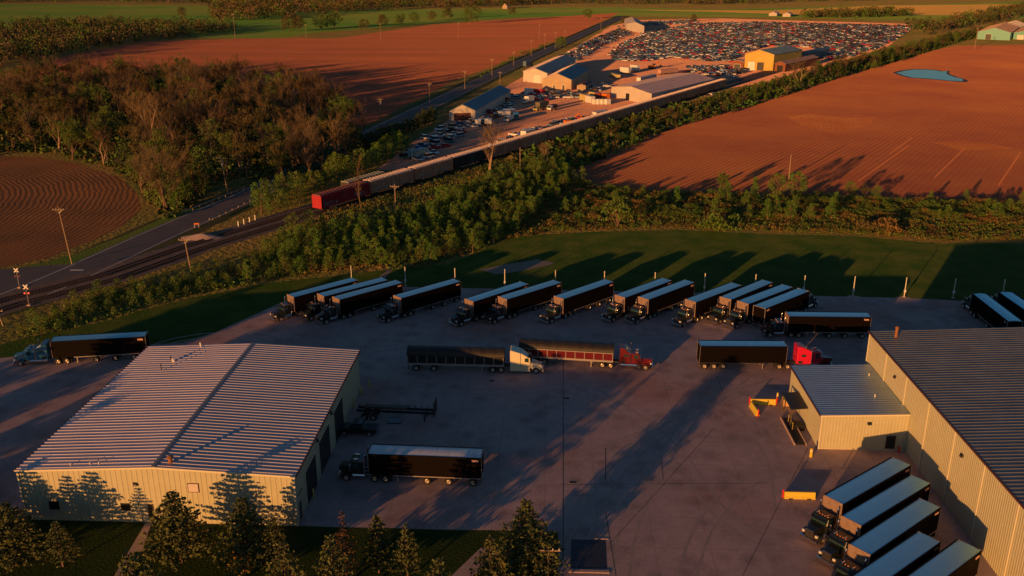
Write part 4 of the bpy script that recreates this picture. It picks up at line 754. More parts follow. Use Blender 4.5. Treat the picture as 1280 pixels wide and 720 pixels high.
# ------------------------------------------------------------------ salvage yard
def hall(name, fl, fr, depth, eave, ridge, wallm, roofm, label, roofm2=None, doors=(), trim=None, oh=.4):
    fl = Vector((fl.x, fl.y, 0)); fr = Vector((fr.x, fr.y, 0)); depth = Vector((depth.x, depth.y, 0)); u = (fr-fl); W = u.length; u.normalize(); L0 = depth.length; v = depth.normalized()
    t = thing(name, (fl+fr)/2, math.atan2(u.y, u.x), label, 'building')
    sk = depth.dot(u); dp = depth.dot(Vector((-u.y, u.x, 0)))   # local frame: x along the front, y back; keeps a skewed plan as surveyed
    def P(x, y, z): return (x+sk*y/dp*0, y, z)
    h = W/2
    def SK(o):
        for v in o.data.vertices: v.co.x += sk*v.co.y/dp
    MB().add([(-h, 0, 0), (h, 0, 0), (h, 0, eave), (0, 0, ridge), (-h, 0, eave)], [(0, 1, 2, 3, 4)]).obj('front_wall', wallm, t)
    MB().add([(-h, dp, 0), (h, dp, 0), (h, dp, eave), (0, dp, ridge), (-h, dp, eave)], [(4, 3, 2, 1, 0)]).obj('rear_wall', wallm, t)
    for s in (-1, 1):
        MB().add([(s*h, 0, 0), (s*h, dp, 0), (s*h, dp, eave), (s*h, 0, eave)], [(0, 1, 2, 3)]).obj('side_wall', wallm, t)
        sl_ = (ridge-eave)/h; mb = MB(); x0 = s*(h+oh); z0 = eave-sl_*oh+.1; q = [(x0, -oh, z0), (0, -oh, ridge+.1), (0, dp+oh, ridge+.1), (x0, dp+oh, z0)]
        mb.add(q+[(a, b, c-.12) for a, b, c in q], [(0, 1, 2, 3), (7, 6, 5, 4), (0, 4, 5, 1), (1, 5, 6, 2), (2, 6, 7, 3), (3, 7, 4, 0)])
        k = max(1, int(dp/3))
        for i in range(k+1):
            y = -oh+.1+(dp+2*oh-.4)*i/k; mb.add([(x0, y, z0+.003), (0, y, ridge+.103), (0, y+.2, ridge+.103), (x0, y+.2, z0+.003), (x0, y, z0+.1), (0, y, ridge+.2), (0, y+.2, ridge+.2), (x0, y+.2, z0+.1)], [(4, 5, 6, 7), (0, 1, 5, 4), (1, 2, 6, 5), (2, 3, 7, 6), (3, 0, 4, 7)])
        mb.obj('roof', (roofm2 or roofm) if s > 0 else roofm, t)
    for o_ in list(t.children): SK(o_)
    for (x0, x1, z1, mm_) in doors:
        f = MB().box(x0-.15, x1+.15, -.08, .02, 0, z1+.15).obj('door', trim or white_p, t); MB().box(x0, x1, -.11, -.082, .03, z1).obj('leaf', mm_, f)
    return t
def vec(p, q, z=0): return at(*q, z)-at(*p, z)
bluer = M('blue_roof_and_shade', (.10, .19, .26), .5, .2, (.08, .15, .21), .2); pinkr = M('pink_roof', (.55, .42, .42), .6, 0, (.46, .35, .35), .15); tanw = M('tan_wall', (.55, .42, .26), .7, 0, (.45, .32, .2), .3); whitew = M('white_wall', (.66, .60, .52), .7, 0, (.56, .50, .43), .2); yelw = M('yellow_wall', (.66, .48, .10), .7, 0, (.58, .40, .08), .2); ylw2 = M('oxide_wall', (.30, .10, .05), .9, 0, (.22, .09, .05), .3); tealw = M('teal_wall', (.20, .48, .42), .7); brr = M('brown_roof', (.30, .20, .16), .7)  # the blue roofs sheds and also paints the shade on sunless hall slopes
d = at(624.5, 106.7, 6.5)-at(578, 130.5, 6.5)
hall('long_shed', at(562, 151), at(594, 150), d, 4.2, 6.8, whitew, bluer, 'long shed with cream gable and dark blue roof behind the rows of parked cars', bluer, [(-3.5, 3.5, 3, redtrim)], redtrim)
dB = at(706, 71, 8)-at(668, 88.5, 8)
hall('pink_roofed_hall', at(654, 102), at(684, 105), dB, 6.0, 8.2, whitew, pinkr, 'white hall with pinkish roof lit by the sun, left one of the joined pair', bluer, [(-1, 4, 4.2, white_p)])  # sunlit pink and shaded blue slopes are put into the roof colours
hall('timber_fronted_hall', at(678, 112), at(714, 113), dB*.62, 5.6, 8.8, tanw, pinkr, 'hall with tan gable front, right roof slope tinted blue as shade, beside the pink-roofed one', bluer, [(-2, -1, 2.5, blackm), (3, 4.2, 2.6, blackm)])  # right slope takes blue for its shade, left slope pink for sun
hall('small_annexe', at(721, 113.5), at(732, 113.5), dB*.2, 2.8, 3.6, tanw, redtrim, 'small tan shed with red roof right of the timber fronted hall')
dC = at(891, 111)-at(814, 131)
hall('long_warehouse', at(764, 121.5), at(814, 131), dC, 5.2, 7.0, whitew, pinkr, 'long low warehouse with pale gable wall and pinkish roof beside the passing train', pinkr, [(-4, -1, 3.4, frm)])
# the yellow barn and its lean-tos
dD = at(984, 56, 12)-at(949, 61.6, 12)
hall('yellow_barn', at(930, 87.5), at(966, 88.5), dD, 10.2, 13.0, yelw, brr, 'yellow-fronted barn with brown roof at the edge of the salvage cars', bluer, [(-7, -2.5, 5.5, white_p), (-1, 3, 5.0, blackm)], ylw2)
hall('brown_lean_to', at(915, 87), at(929, 87.4), dD*.5, 4.8, 6.2, ylw2, pinkr, 'oxide-brown shed with open front on the left of the yellow barn', None, [(-2.5, 1.5, 3.6, blackm)], white_p)
hall('brown_lean_to', at(968, 89), at(981, 90), dD*1.2, 5, 6.4, ylw2, brr, 'oxide-brown shed with open front on the right of the yellow barn', None, [(-2, 2, 3.8, blackm)], ylw2)
hall('blue_long_shed', at(994, 78), at(1012, 75), dD*.8, 5.5, 7, bluer, bluer, 'low blue shed reaching right behind the yellow barn')
hall('white_store', at(783, 38), at(805, 41.5), at(800, 34)-at(805, 41.5), 7, 10, whitew, whitew, 'white gabled store at the far corner of the salvage car rows')
hall('teal_barn', at(1221, 49), at(1262, 50.5), vec((1221, 49), (1236, 41)), 7, 11, tealw, brr, 'teal-walled barn with brown roof at the right edge', None, [(-7, -2, 5, blackm)])
hall('teal_barn', at(1266, 49), at(1300, 51), vec((1221, 49), (1236, 41)), 6, 9, tealw, brr, 'lower teal barn at the very right edge with a white door', None, [(-9, -3, 4, white_p)])
hall('pale_domed_barn', at(1243, 40), at(1272, 41), vec((1221, 49), (1236, 43)), 5, 9, whitew, whitew, 'pale barn whose roof shows behind the teal one')
for x, y, l in ((966, 20, 'left'), (983, 21, 'right')): hall('farm_building', at(x-5, y), at(x+5, y), vec((x, y), (x+3, y-1.2)), 3.5, 6, whitew, pinkr, l+' one of two low pale farm buildings beyond the salvage yard')
hall('farmhouse', at(628, 11), at(634, 11), vec((628, 11), (630, 10.3)), 5, 9, tanw, M('red_roof', (.5, .16, .08), .8), 'far farmhouse with orange-red roof at the wood edge')
# cars ---------------------------------------------------------
cpal = [('white', (.85, .82, .78)), ('silver', (.50, .52, .54)), ('dark grey', (.10, .11, .13)), ('black', (.03, .03, .035)), ('blue', (.07, .16, .36)), ('teal', (.07, .27, .32)), ('red', (.62, .03, .04)), ('tan', (.5, .33, .2)), ('maroon', (.3, .025, .05)), ('light blue', (.30, .46, .58))]
cmat = [M('car_'+n.replace(' ', '_'), c, .3, 0, coat=.3) for n, c in cpal]
def car_mb(style, mb=None, M4=None, ci=0):
    m = MB()
    m.cur = ci; m.prismY([(-2.2, .3), (2.2, .3), (2.25, .72), (1.1, .92), (-2.1, .98), (-2.25, .7)] if style != 2 else [(-2.5, .35), (2.5, .35), (2.5, .95), (1.0, 1.08), (-2.5, 1.05)], -.9, .9)
    top = {0: [(-1.6, .96), (1.0, .92), (.35, 1.42), (-1.0, 1.44)], 1: [(-2.15, .96), (1.2, .92), (.6, 1.72), (-2.0, 1.75)], 2: [(-.5, 1.05), (1.15, 1.06), (.6, 1.75), (-.4, 1.77)], 3: [(-2.2, .9), (1.7, .9), (1.25, 2.0), (-2.15, 2.1)]}[style]
    m.cur = 10; m.prismY(top, -.8, .8); zt = top[2][1]; m.cur = ci; m.box(top[3][0]+.05, top[2][0]-.02, -.74, .74, zt-.02, zt+.05)
    m.cur = 10
    for x in (-1.4, 1.4):
        for y in (-.82, .82): m.tube((x, y-.1, .33), (x, y+.1, .33), .33, n=8)
    return m
CM = cmat+[frm]
cmesh = {}
def get_car(st, ci):
    if (st, ci) not in cmesh: cmesh[(st, ci)] = car_mb(st, ci=ci).mesh('car', CM)
    return cmesh[(st, ci)]
STN = ('sedan', 'station wagon', 'pickup', 'van')
rs = random.Random(5); spots = []
def rows_in(P, ang, dx, dy, jx, jy, skip, tagn, jang=.12):
    ca, sa = math.cos(ang), math.sin(ang); xs = [ca*p[0]+sa*p[1] for p in P]; ys = [-sa*p[0]+ca*p[1] for p in P]
    v = min(ys); k = 0
    while v < max(ys):
        u = min(xs)
        while u < max(xs):
            uu = u+rs.uniform(-jx, jx); vv = v+rs.uniform(-jy, jy); x = ca*uu-sa*vv; y = sa*uu+ca*vv
            if inpoly(x, y, P) and rs.random() > skip: spots.append((x, y, ang+math.pi/2*(rs.random() < .45)+rs.uniform(-jang, jang), tagn))
            u += dx
        v += dy*(1 if k % 2 else 1.25); k += 1
main = [(762, 68), (768, 58), (800, 45), (800, 42), (870, 30), (950, 28), (1145, 33), (1108, 56), (1062, 72), (1035, 76), (1015, 60), (960, 58), (930, 66), (915, 78), (880, 77), (840, 72), (800, 78), (764, 76)]
rows_in(wpoly(main), R(3), 4.7, 7.4, .5, .5, .05, 'in the great field of salvage cars')
rows_in(wpoly([(695, 74), (722, 78), (760, 55), (790, 42), (775, 36), (740, 50)]), R(58), 5.4, 6., .8, .8, .1, 'in the strip of cars along the road')
rows_in(wpoly([(770, 35), (800, 28), (870, 25), (870, 29), (800, 33)]), R(3), 4.7, 7.4, .5, .5, .05, 'in the great field of salvage cars')
rows_in(wpoly([(850, 84), (905, 82), (935, 90), (915, 97), (870, 94)]), R(5), 6, 6.5, .8, .8, .15, 'left of the yellow barn')
rows_in(wpoly([(500, 200), (552, 158), (600, 155), (608, 160), (585, 168), (560, 182), (545, 196), (520, 208)]), R(50), 6.2, 5.2, .7, .8, .12, 'beside the long blue-roofed shed')
rows_in(wpoly([(604, 150), (598, 140), (640, 118), (650, 120), (640, 132), (625, 140)]), R(60), 6, 7, .7, .8, .3, 'beside the long blue-roofed shed')
rows_in(wpoly([(655, 182), (640, 176), (745, 144), (750, 150)]), R(60), 6.5, 5, .7, .6, .35, 'beside the passing train')
rows_in(wpoly([(770, 141), (800, 134), (830, 138), (905, 113), (900, 118), (845, 136), (790, 150)]), R(30), 6.5, 5.5, .7, .6, .3, 'along the long pink-roofed warehouse')
rows_in(wpoly([(655, 118), (660, 113), (720, 116), (735, 114), (750, 110), (752, 112), (735, 118), (690, 119)]), R(5), 6, 5, .7, .6, .25, 'in front of the timber fronted hall')
rows_in(wpoly([(612, 190), (608, 184), (650, 166), (720, 146), (724, 150), (660, 172)]), R(60), 5.6, 4.6, .5, .5, .15, 'beside the passing train')
rows_in(wpoly([(655, 126), (662, 119), (722, 119), (724, 123), (690, 125), (684, 128)]), R(8), 5.6, 6, .6, .6, .25, 'in front of the timber fronted hall')
rows_in(wpoly([(560, 150), (556, 143), (562, 141), (566, 152), (600, 152), (640, 128), (640, 134), (606, 158), (566, 158)]), R(50), 5.6, 5, .6, .6, .15, 'beside the long blue-roofed shed')
rows_in(wpoly([(730, 112), (738, 106), (765, 104), (762, 112), (745, 116)]), R(8), 7, 7, .6, .6, .5, 'in the open yard left of the warehouse')
spots.sort(key=lambda p: p[1])
wts = [.28, .16, .06, .05, .12, .08, .12, .03, .04, .14]
def ccol(): return rs.choices(range(10), wts)[0]
for i, (x, y, a, tg) in enumerate(spots[:300]):
    st = rs.choices((0, 1, 2, 3), (.5, .25, .15, .1))[0]; ci = ccol(); o = link('parked_car', get_car(st, ci)); o.location = (x, y, 0.02); o.rotation_euler = (0, 0, a+math.pi*(rs.random() < .5))
    tag(o, cpal[ci][0]+' '+STN[st]+' '+tg, 'car', 'cars parked in the salvage yard')
big = MB()
tmpl = {(s_): car_mb(s_, ci=0) for s_ in range(4)}
for (x, y, a, tg) in spots[300:]:
    st = rs.choices((0, 1, 2, 3), (.5, .25, .15, .1))[0]; ci = ccol(); m = tmpl[st]; ca, sa = math.cos(a), math.sin(a); o_ = len(big.v); nf_ = 14 if st != 99 else 0
    # body, glasshouse and roof only: the wheels are far below a pixel here
    nb = {0: (12, 8), 1: (12, 8), 2: (10, 7), 3: (12, 8)}[st]
    nv = (12 if st != 2 else 10)+8+8; fcount = (8 if st != 2 else 7)+6+6
    big.v += [(x+ca*v[0]-sa*v[1], y+sa*v[0]+ca*v[1], v[2]+.02) for v in m.v[:nv]]; big.f += [tuple(k+o_ for k in f) for f in m.f[:fcount]]; big.mi += [ci if q != 10 else 10 for q in m.mi[:fcount]]
if big.v:
    o = big.obj('parked_cars', CM); tag(o, 'hundreds of tightly parked salvage cars of many colours filling the far field', 'cars', None, 'stuff')
print('CARS', len(spots))
# box trucks, trailers, tanks, loader
def box_trailer(p, q, h, m, lb, wd=2.5, nm='box_trailer', cat='trailer', grp=None, z0=1.0):
    a = at(*p); b = at(*q); d = b-a; L0 = d.length; t = thing(nm, (a+b)/2, math.atan2(d.y, d.x), lb, cat, grp)
    MB().box(-L0/2, L0/2, -wd/2, wd/2, z0, h).obj('box', m, t, bev=.05)
    mb = MB(); [mb.box(-L0/2+.2+k*1.2, -L0/2+.26+k*1.2, *sorted((s*wd/2, s*(wd/2+.04))), z0+.05, h-.05) for s in (-1, 1) for k in range(int((L0-.3)/1.2)+1)]; mb.box(-L0/2+.3, L0/2-.3, -.5, .5, z0-.3, z0-.003); mb.obj('frame', frm, t)
    if z0 > .5:
        for s in (-1, 1):
            for x in (-L0/2+1.2, L0/2-1.4 if nm != 'box_trailer' else -L0/2+2.4): o = wheel(t, x, s*(wd/2-.2), False)
    return t
def yard_truck(p, ang, m, cabm, lb, L0=7., h=3.4):
    q = at(*p); t = thing('box_truck', q, ang, lb, 'truck', 'trucks standing in the salvage yard'); MB().box(-L0/2, L0/2-2.2, -1.25, 1.25, 1.0, h).obj('box', m, t, bev=.05); MB().prismY([(L0/2-2.0, .6), (L0/2, .6), (L0/2, 1.5), (L0/2-.5, 2.5), (L0/2-2.0, 2.55)], -1.1, 1.1).obj('cab', cabm, t, bev=.05)
    MB().add([(L0/2+.02, -1, 1.5), (L0/2+.02, 1, 1.5), (L0/2-.45, 1, 2.4), (L0/2-.45, -1, 2.4)], [(0, 1, 2, 3)]).obj('windshield', cabglass, t)
    for s in (-1, 1):
        for x in (-L0/2+1.3, L0/2-1.1): wheel(t, x, s*1.0, False)
    return t
whp = white_p; yt = M('cream_yellow', (.7, .55, .2), .6); ora = M('machine_orange', (.8, .2, .02), .5); dred = M('stack_red', (.25, .05, .05), .8)
box_trailer((727, 125), (734, 127), 3.2, yt, 'yellow tank container left of the row of white boxes', nm='tank_container', cat='container', z0=.1)
box_trailer((734, 127.5), (741, 129), 3.2, whp, 'largest white box beside the yellow container', nm='container', cat='container', z0=.1)
for i, x in enumerate((742, 746.5, 751.5, 757)): box_trailer((x, 130), (x+3.8, 130.8), 2.6, whp, ('first', 'second', 'third', 'last')[i]+' of four small white boxes in a row before the warehouse', nm='container', cat='container', grp='small white boxes', z0=.1)
for i, x in enumerate((738, 746, 754)): box_trailer((x, 122+i), (x+6, 123+i), 3.0, (yt, dred, ora)[i], ('yellow', 'dark red', 'orange')[i]+' box standing behind the row of small white boxes', nm='container', cat='container', z0=.1)
box_trailer((742, 152), (757, 148.5), 4., whp, 'long white box trailer right beside the train'); box_trailer((654, 177), (666, 174), 4., whp, 'short white box trailer at the end of the cars beside the train')
box_trailer((776, 92), (787, 93), 4.2, whp, 'white camper left of its twin in the open yard', nm='camper', cat='camper'); box_trailer((789, 89), (798, 90), 4.2, whp, 'white camper right of its twin in the open yard', nm='camper', cat='camper'); box_trailer((763, 96), (773, 99), 2.6, yt, 'low yellow trailer before the two white campers')
box_trailer((824, 94), (846, 92), 3.4, M('pale_red', (.6, .35, .28), .7), 'long pale red trailer behind the warehouse', nm='long_trailer')
for i in range(6): x = 796+i*11; y = 113-i*3.0; box_trailer((x, y), (x+9.5, y-2.6), 3.8, dred, ('nearest', 'second', 'third', 'fourth', 'fifth', 'farthest')[i]+' dark red container in the line behind the warehouse', nm='container', cat='container', grp='dark red containers behind the warehouse', z0=.1)
box_trailer((798, 105), (818, 100), 3.6, whp, 'pale box trailer behind the line of dark red containers')
yard_truck((660, 129), R(235), whp, whp, 'white box truck left of two others with long shadows'); yard_truck((676, 138), R(238), M('olive', (.2, .16, .08), .7), yt, 'yellowish dump truck in the middle of three with long shadows', 10, 4); yard_truck((690, 138), R(240), frm, whp, 'small truck with white nose, right of three with long shadows', 6, 2.6)
for i, (x, y, c) in enumerate(((629, 146, whp), (636, 143, cmat[1]), (636, 152, whp), (645, 149, cmat[5]))): yard_truck((x, y), R(200+i*25), c, c, ('left white', 'grey', 'front white', 'teal')[i]+' service truck in the cluster of four past the shed', 6, 2.5)
box_trailer((657, 118), (664, 118.6), 3.2, whp, 'white box with dark hatch in front of the white hall', nm='container', cat='container', z0=.1); box_trailer((669, 117), (679, 118), 2.4, redp, 'red trailer in front of the white hall')
box_trailer((594, 158), (601, 158), 3, whp, 'left of two white trailers in front of the blue-roofed shed'); box_trailer((606, 157), (615, 157), 3, whp, 'right of two white trailers in front of the blue-roofed shed')
box_trailer((513, 200), (533, 196), 3.2, M('tealbox', (.14, .3, .36), .6), 'blue-grey trailer among the cars beside the train')
for p_, l in (((815, 86), 'orange excavator standing in front of the salvage cars'), ((712, 157), 'orange loader among scrap beside the train')):
    q = at(*p_); t = thing('excavator', q, .4, l, 'excavator'); MB().box(-2.2, 2.2, -1.5, -.9, 0, .9).obj('track', frm, t, bev=.1); MB().box(-2.2, 2.2, .9, 1.5, 0, .9).obj('track', frm, t, bev=.1); MB().box(-2.4, 1.4, -1.3, 1.3, 1.0, 2.3).obj('body', ora, t, bev=.1); MB().box(.2, 1.6, -1.2, -.1, 2.3, 3.4).obj('cab', cabglass, t)
    mb = MB(); mb.tube((1.2, .3, 2.0), (4.2, .3, 4.8), .35, .28, n=6); mb.tube((4.2, .3, 4.8), (6.4, .3, 2.2), .28, .2, n=6); mb.obj('boom', ora, t); MB().box(6., 7., -.3, .9, 1.2, 2.3).obj('bucket', frm, t, bev=.05)
for p_, l in (((733, 62), 'left'),): pass
q = at(660, 84); t = yard_truck((660, 84), R(60), bluer, frm, 'dark blue truck on the road beside the pink-roofed hall', 9, 4.2)

# ------------------------------------------------------------------ vegetation
bark = M('bark', (.20, .13, .09), .95, 0, (.12, .08, .055), 3, .6, 20, .02, spec=.1); barkl = M('bark_pale', (.42, .30, .2), .9, 0, (.3, .2, .13), 3, spec=.1); twig = M('twigs', (.16, .125, .075), .95, 0, rnd=(.25, .15, .08), isl=(.10, .08, .045), spec=.1)
lf = {'green': M('leaf_young_green', (.095, .23, .03), .7, rnd=(.16, .22, .035), isl=(.05, .11, .02), spec=.2),
      'olive': M('leaf_olive', (.11, .20, .035), .8, rnd=(.17, .20, .04), isl=(.055, .10, .02), spec=.2),
      'brown': M('leaf_bud_brown', (.125, .115, .045), .85, rnd=(.19, .125, .05), isl=(.065, .065, .025), spec=.1),
      'pine': M('needles', (.10, .13, .04), .7, rnd=(.14, .14, .04), isl=(.06, .075, .025), spec=.25),
      'dark': M('leaf_dark', (.05, .09, .022), .8, rnd=(.08, .10, .03), isl=(.03, .05, .015), spec=.2),
      'gold': M('leaf_gold_sunlit', (.6, .38, .05), .7, isl=(.4, .22, .03)),
      'rust': M('scrub_rust', (.29, .17, .06), .85, rnd=(.21, .20, .05), isl=(.14, .09, .035), spec=.1),
      'deadn': M('needles_dead', (.26, .11, .05), .85, isl=(.10, .07, .03), spec=.1)}
def rv(r, k=1.): return Vector((r.gauss(0, 1), r.gauss(0, 1), r.gauss(0, 1)*k)).normalized()
def leafquad(mb, p, s, r):
    n = rv(r); u = n.orthogonal().normalized(); v = n.cross(u); a = r.uniform(0, 6.3); u, v = u*math.cos(a)+v*math.sin(a), v*math.cos(a)-u*math.sin(a); s1 = s*r.uniform(.6, 1.2); s2 = s1*r.uniform(.45, .8)
    mb.add([p-u*s1, p-v*s2, p+u*s1, p+v*s2], [(0, 1, 2, 3)])
def sliver(mb, a, b, w): 
    d = (b-a); n = d.cross(Vector((.3, .5, .8))); n = n.normalized()*w if n.length > 1e-6 else Vector((w, 0, 0)); mb.add([a-n, a+n, b], [(0, 1, 2)])
def grow(mb, tips, p, d, L0, r0, lev, r, spread=.55, up=.25, nb=(3, 4), wob=.18):
    seg = 3; q = p; rr = r0
    pts = [p]
    for i in range(seg):
        d = (d+Vector((r.gauss(0, wob), r.gauss(0, wob), r.gauss(0, wob*.5)+up*.25))).normalized(); q2 = q+d*(L0/seg); r2 = rr*(.84 if i < seg-1 else .7); mb.tube(q, q2, rr, r2, n=6 if lev > 2 else (4 if lev > 1 else 3), cap=False); q = q2; rr = r2; pts.append(q)
    if lev <= 0: tips.append((q, d)); return
    k = r.randint(*nb)
    for i in range(k):
        b = pts[r.randint(1, seg)] if i < k-1 else q; a = rv(r, .5); nd = (d*(1-spread)+a*spread+Vector((0, 0, up))).normalized(); grow(mb, tips, b, nd, L0*r.uniform(.55, .78), rr*r.uniform(.6, .85), lev-1, r, spread, up, nb, wob)
def bare_tree(seed, H=14., leaf=None, nleaf=0, ntw=9, bm_=None, mult=1):
    r = random.Random(seed); mb = MB(); tips = []
    nt_ = 1+(seed % 3 == 0)
    for k in range(nt_): grow(mb, tips, Vector((k*.5, 0, -.1)), Vector((r.uniform(-.15, .15)+k*.2, r.uniform(-.15, .15), 1)).normalized(), H*.42, H*.020, 3, r, .5, .28, (3, 5))
    zt = max(t[0].z for t in tips); sc = H/zt*.93; mb.v = [(v[0]*sc, v[1]*sc, v[2]*sc) for v in mb.v]; tips = [(p*sc, d) for p, d in tips]
    tr = mb.mesh('trunk', bm_ or bark)
    cr = MB()
    for p, d in tips:
        for i in range(ntw):
            a = p-d*r.uniform(0, 1.2)+rv(r)*.1; dd = (d*.7+rv(r)*.8+Vector((0, 0, .3))).normalized(); b = a+dd*r.uniform(.6, 1.6)*H/14; sliver(cr, a, b, .022*H/14+.008)
            if leaf and r.random() < nleaf: 
                for _ in range(mult): leafquad(cr, a.lerp(b, r.random())+rv(r)*.25, .17*H/14+.05, r)
            elif r.random() < .5: sliver(cr, a.lerp(b, .5), a.lerp(b, .5)+(dd+rv(r)*.8).normalized()*.6*H/14, .016*H/14+.006)
    return tr, cr.mesh('crown', leaf or twig)
def leafy_tree(seed, H, Rr, leaf, n=1500, shape='round', s=.2, trunk=.16, z0=.18):
    r = random.Random(seed); mb = MB(); tips = []; mb.tube((0, 0, -.1), (0, 0, H*.55), H*.018+.02, H*.010, n=6, cap=False)
    cl = []
    nc = max(7, int(n/60))
    for i in range(nc):
        t = (i+.5)/nc; z = H*(z0+(1-z0)*t**.9); 
        if shape == 'cone': rad = Rr*(1-t)**.75*1.0+.15
        elif shape == 'oval': rad = Rr*math.sin(math.pi*min(.98, t*.86+.12))**.7
        else: rad = Rr*math.sqrt(max(.05, 1-(2*t-.75)**2/1.7))
        a = i*2.4+r.uniform(-.5, .5); rr = rad*math.sqrt(r.uniform(.15, 1)); p = Vector((math.cos(a)*rr, math.sin(a)*rr, min(z, H-.25))); cl.append((p, rad*.42+.2)); mb.tube((0, 0, max(.2, p.z*.65)), p, H*.006+.01, .01, n=3, cap=False)
    tr = mb.mesh('trunk', bark); cr = MB(); per = n//nc
    for p, q in cl:
        for k in range(per): d = rv(r); leafquad(cr, p+Vector((d.x, d.y, d.z*.85))*q*r.uniform(.45, 1.1), s, r)
    return tr, cr.mesh('crown', leaf)
def conifer(seed, H, Rr, leaf, layers=13, spray=26, s=.17, z0=.14, droop=.12, wood=None, sparse=1., dome=.85):
    r = random.Random(seed); mb = MB(); mb.tube((0, 0, -.1), (r.uniform(-.1, .1), 0, H*.97), H*.02+.03, .02, n=7, cap=False); cr = MB()
    for i in range(layers):
        t = i/(layers-1); z = H*(z0+(1-z0)*t**.95)-.15; rad = Rr*max(.06, (1-t))**dome*r.uniform(.82, 1.12)+.12; nb = int((9 if t < .7 else 6)*sparse)
        for k in range(nb):
            a = 6.283*k/nb+i*1.1+r.uniform(-.25, .25); l = rad*r.uniform(.72, 1.1); d = Vector((math.cos(a), math.sin(a), 0)); e = Vector((0, 0, z))+d*l+Vector((0, 0, l*.16-droop*l)); b0 = Vector((0, 0, z)); mb.tube(b0, e, .035+.01*l, .008, n=3, cap=False)
            m = max(3, int(spray*l/Rr))
            for j in range(m):
                q = r.uniform(.18, 1.03); c = b0.lerp(e, q); side = d.cross(Vector((0, 0, 1)))*r.gauss(0, .17*l*(1.15-q)+.06); leafquad(cr, c+side+Vector((0, 0, r.gauss(.02, .07))), s, r)
    for j in range(12): leafquad(cr, Vector((r.gauss(0, .08), r.gauss(0, .08), H-r.uniform(0, .6))), s*.7, r)
    return mb.mesh('trunk', wood or bark), cr.mesh('crown', leaf)
def bush(seed, Rr, H, leaf, n=260, s=.16):
    r = random.Random(seed); st = MB(); cr = MB()
    for k in range(9): a = r.uniform(0, 6.3); d = Vector((math.cos(a)*Rr*.8*r.random(), math.sin(a)*Rr*.8*r.random(), H*r.uniform(.5, .9))); st.tube((0, 0, 0), d, .03, .01, n=3, cap=False)
    for k in range(9):
        a = r.uniform(0, 6.3); rr = Rr*.7*math.sqrt(r.random()); p = Vector((math.cos(a)*rr, math.sin(a)*rr, H*r.uniform(.25, .72)))
        for j in range(n//9): d = rv(r); leafquad(cr, p+Vector((d.x*Rr*.42, d.y*Rr*.42, abs(d.z)*H*.38-.1*H)), s, r)
    return st.mesh('stems', bark), cr.mesh('crown', leaf)
QUEUE = {}
def qtree(name, meshes, loc, rz, sc, label, cat='tree', group=None):
    QUEUE.setdefault(name, []).append((meshes, loc, rz, sc if isinstance(sc, tuple) else (sc,)*3, label, cat, group))
def flush():
    import numpy as np
    for name, L in QUEUE.items():
        L.sort(key=lambda e: (Vector(e[1])-Vector((0, 0, CAMH))).length/e[3][2]**.5 if not 0 else 0)
        for m, loc, rz, sc, lb, cat, g in L[:285]: tree(name, m, loc, rz, sc, lb, cat, g)
        rest = L[285:]
        if not rest: continue
        mats = []; V = []; F = []; MI = []; o = 0
        for m, loc, rz, sc, lb, cat, g in rest:
            for me in m:
                n = len(me.vertices); a = np.empty(n*3, 'f'); me.vertices.foreach_get('co', a); a = a.reshape(-1, 3)*np.array(sc); c, q = math.cos(rz), math.sin(rz)
                a = np.stack([a[:, 0]*c-a[:, 1]*q+loc[0], a[:, 0]*q+a[:, 1]*c+loc[1], a[:, 2]], 1); V.append(a)
                if me.materials[0] not in mats: mats.append(me.materials[0])
                mi = mats.index(me.materials[0])
                for p_ in me.polygons: F.append([v+o for v in p_.vertices]); MI.append(mi)
                o += n
        V = np.concatenate(V); me = bpy.data.meshes.new(name+'_mass'); me.from_pydata(V.tolist(), [], F)
        for m_ in mats: me.materials.append(m_)
        me.polygons.foreach_set('material_index', MI); ob = link(name+'_mass', me)
        tag(ob, dict(young_tree='the many farther young green trees filling the thickets', shrub='the many farther shrubs filling the scrub').get(name, 'the many farther %ss filling the woods' % name.replace('_', ' ')), 'vegetation', None, 'stuff')
def tree(name, meshes, loc, rz, sc, label, cat='tree', group=None):
    t = thing(name, loc, rz, label, cat, group); t.scale = sc if isinstance(sc, tuple) else (sc, sc, sc); link('trunk' if cat == 'tree' else 'stems', meshes[0], t); link('crown', meshes[1], t); return t
def htop(foot, topy):
    lo, hi = 0, 60
    for _ in range(40):
        m_ = (lo+hi)/2; P = Vector((foot.x, foot.y, m_))-Vector((0, 0, CAMH)); yy = 360-FPX*P.dot(UP)/P.dot(FW)
        if yy > topy: lo = m_
        else: hi = m_
    return lo
rt = random.Random(11)
# ---- lawn pines in front of the workshop
PN = [conifer(21, 8, 3.5, lf['pine'], 12, 60, .20, .16, .05, dome=.55), conifer(22, 8, 3.1, lf['pine'], 11, 52, .20, .2, .0, dome=.6), conifer(23, 8, 3.7, lf['pine'], 13, 60, .19, .12, .1, dome=.7), conifer(24, 8, 2.6, lf['pine'], 11, 34, .18, .2, .02, dome=.7), conifer(25, 8, 2.4, lf['deadn'], 15, 14, .13, .1, .1, sparse=.9, dome=.8)]
lawn_trees = [((227, 703), 618, 0, 1.1, 'broad pine with rounded top just right of the brick-coloured path'), ((311, 705), 624, 2, 1.08, 'widest pine, in front of the right half of the workshop wall'), ((347, 715), 650, 1, .75, 'brownish pine at the right corner of the workshop wall'), ((433, 722), 640, 4, .85, 'sparse reddish half-dead spruce right of the workshop corner'), ((474, 716), 646, 1, .7, 'dense dark pine beside the half-dead spruce'), ((510, 724), 656, 3, .8, 'thin pine with visible trunk, right one of the lawn trio')]
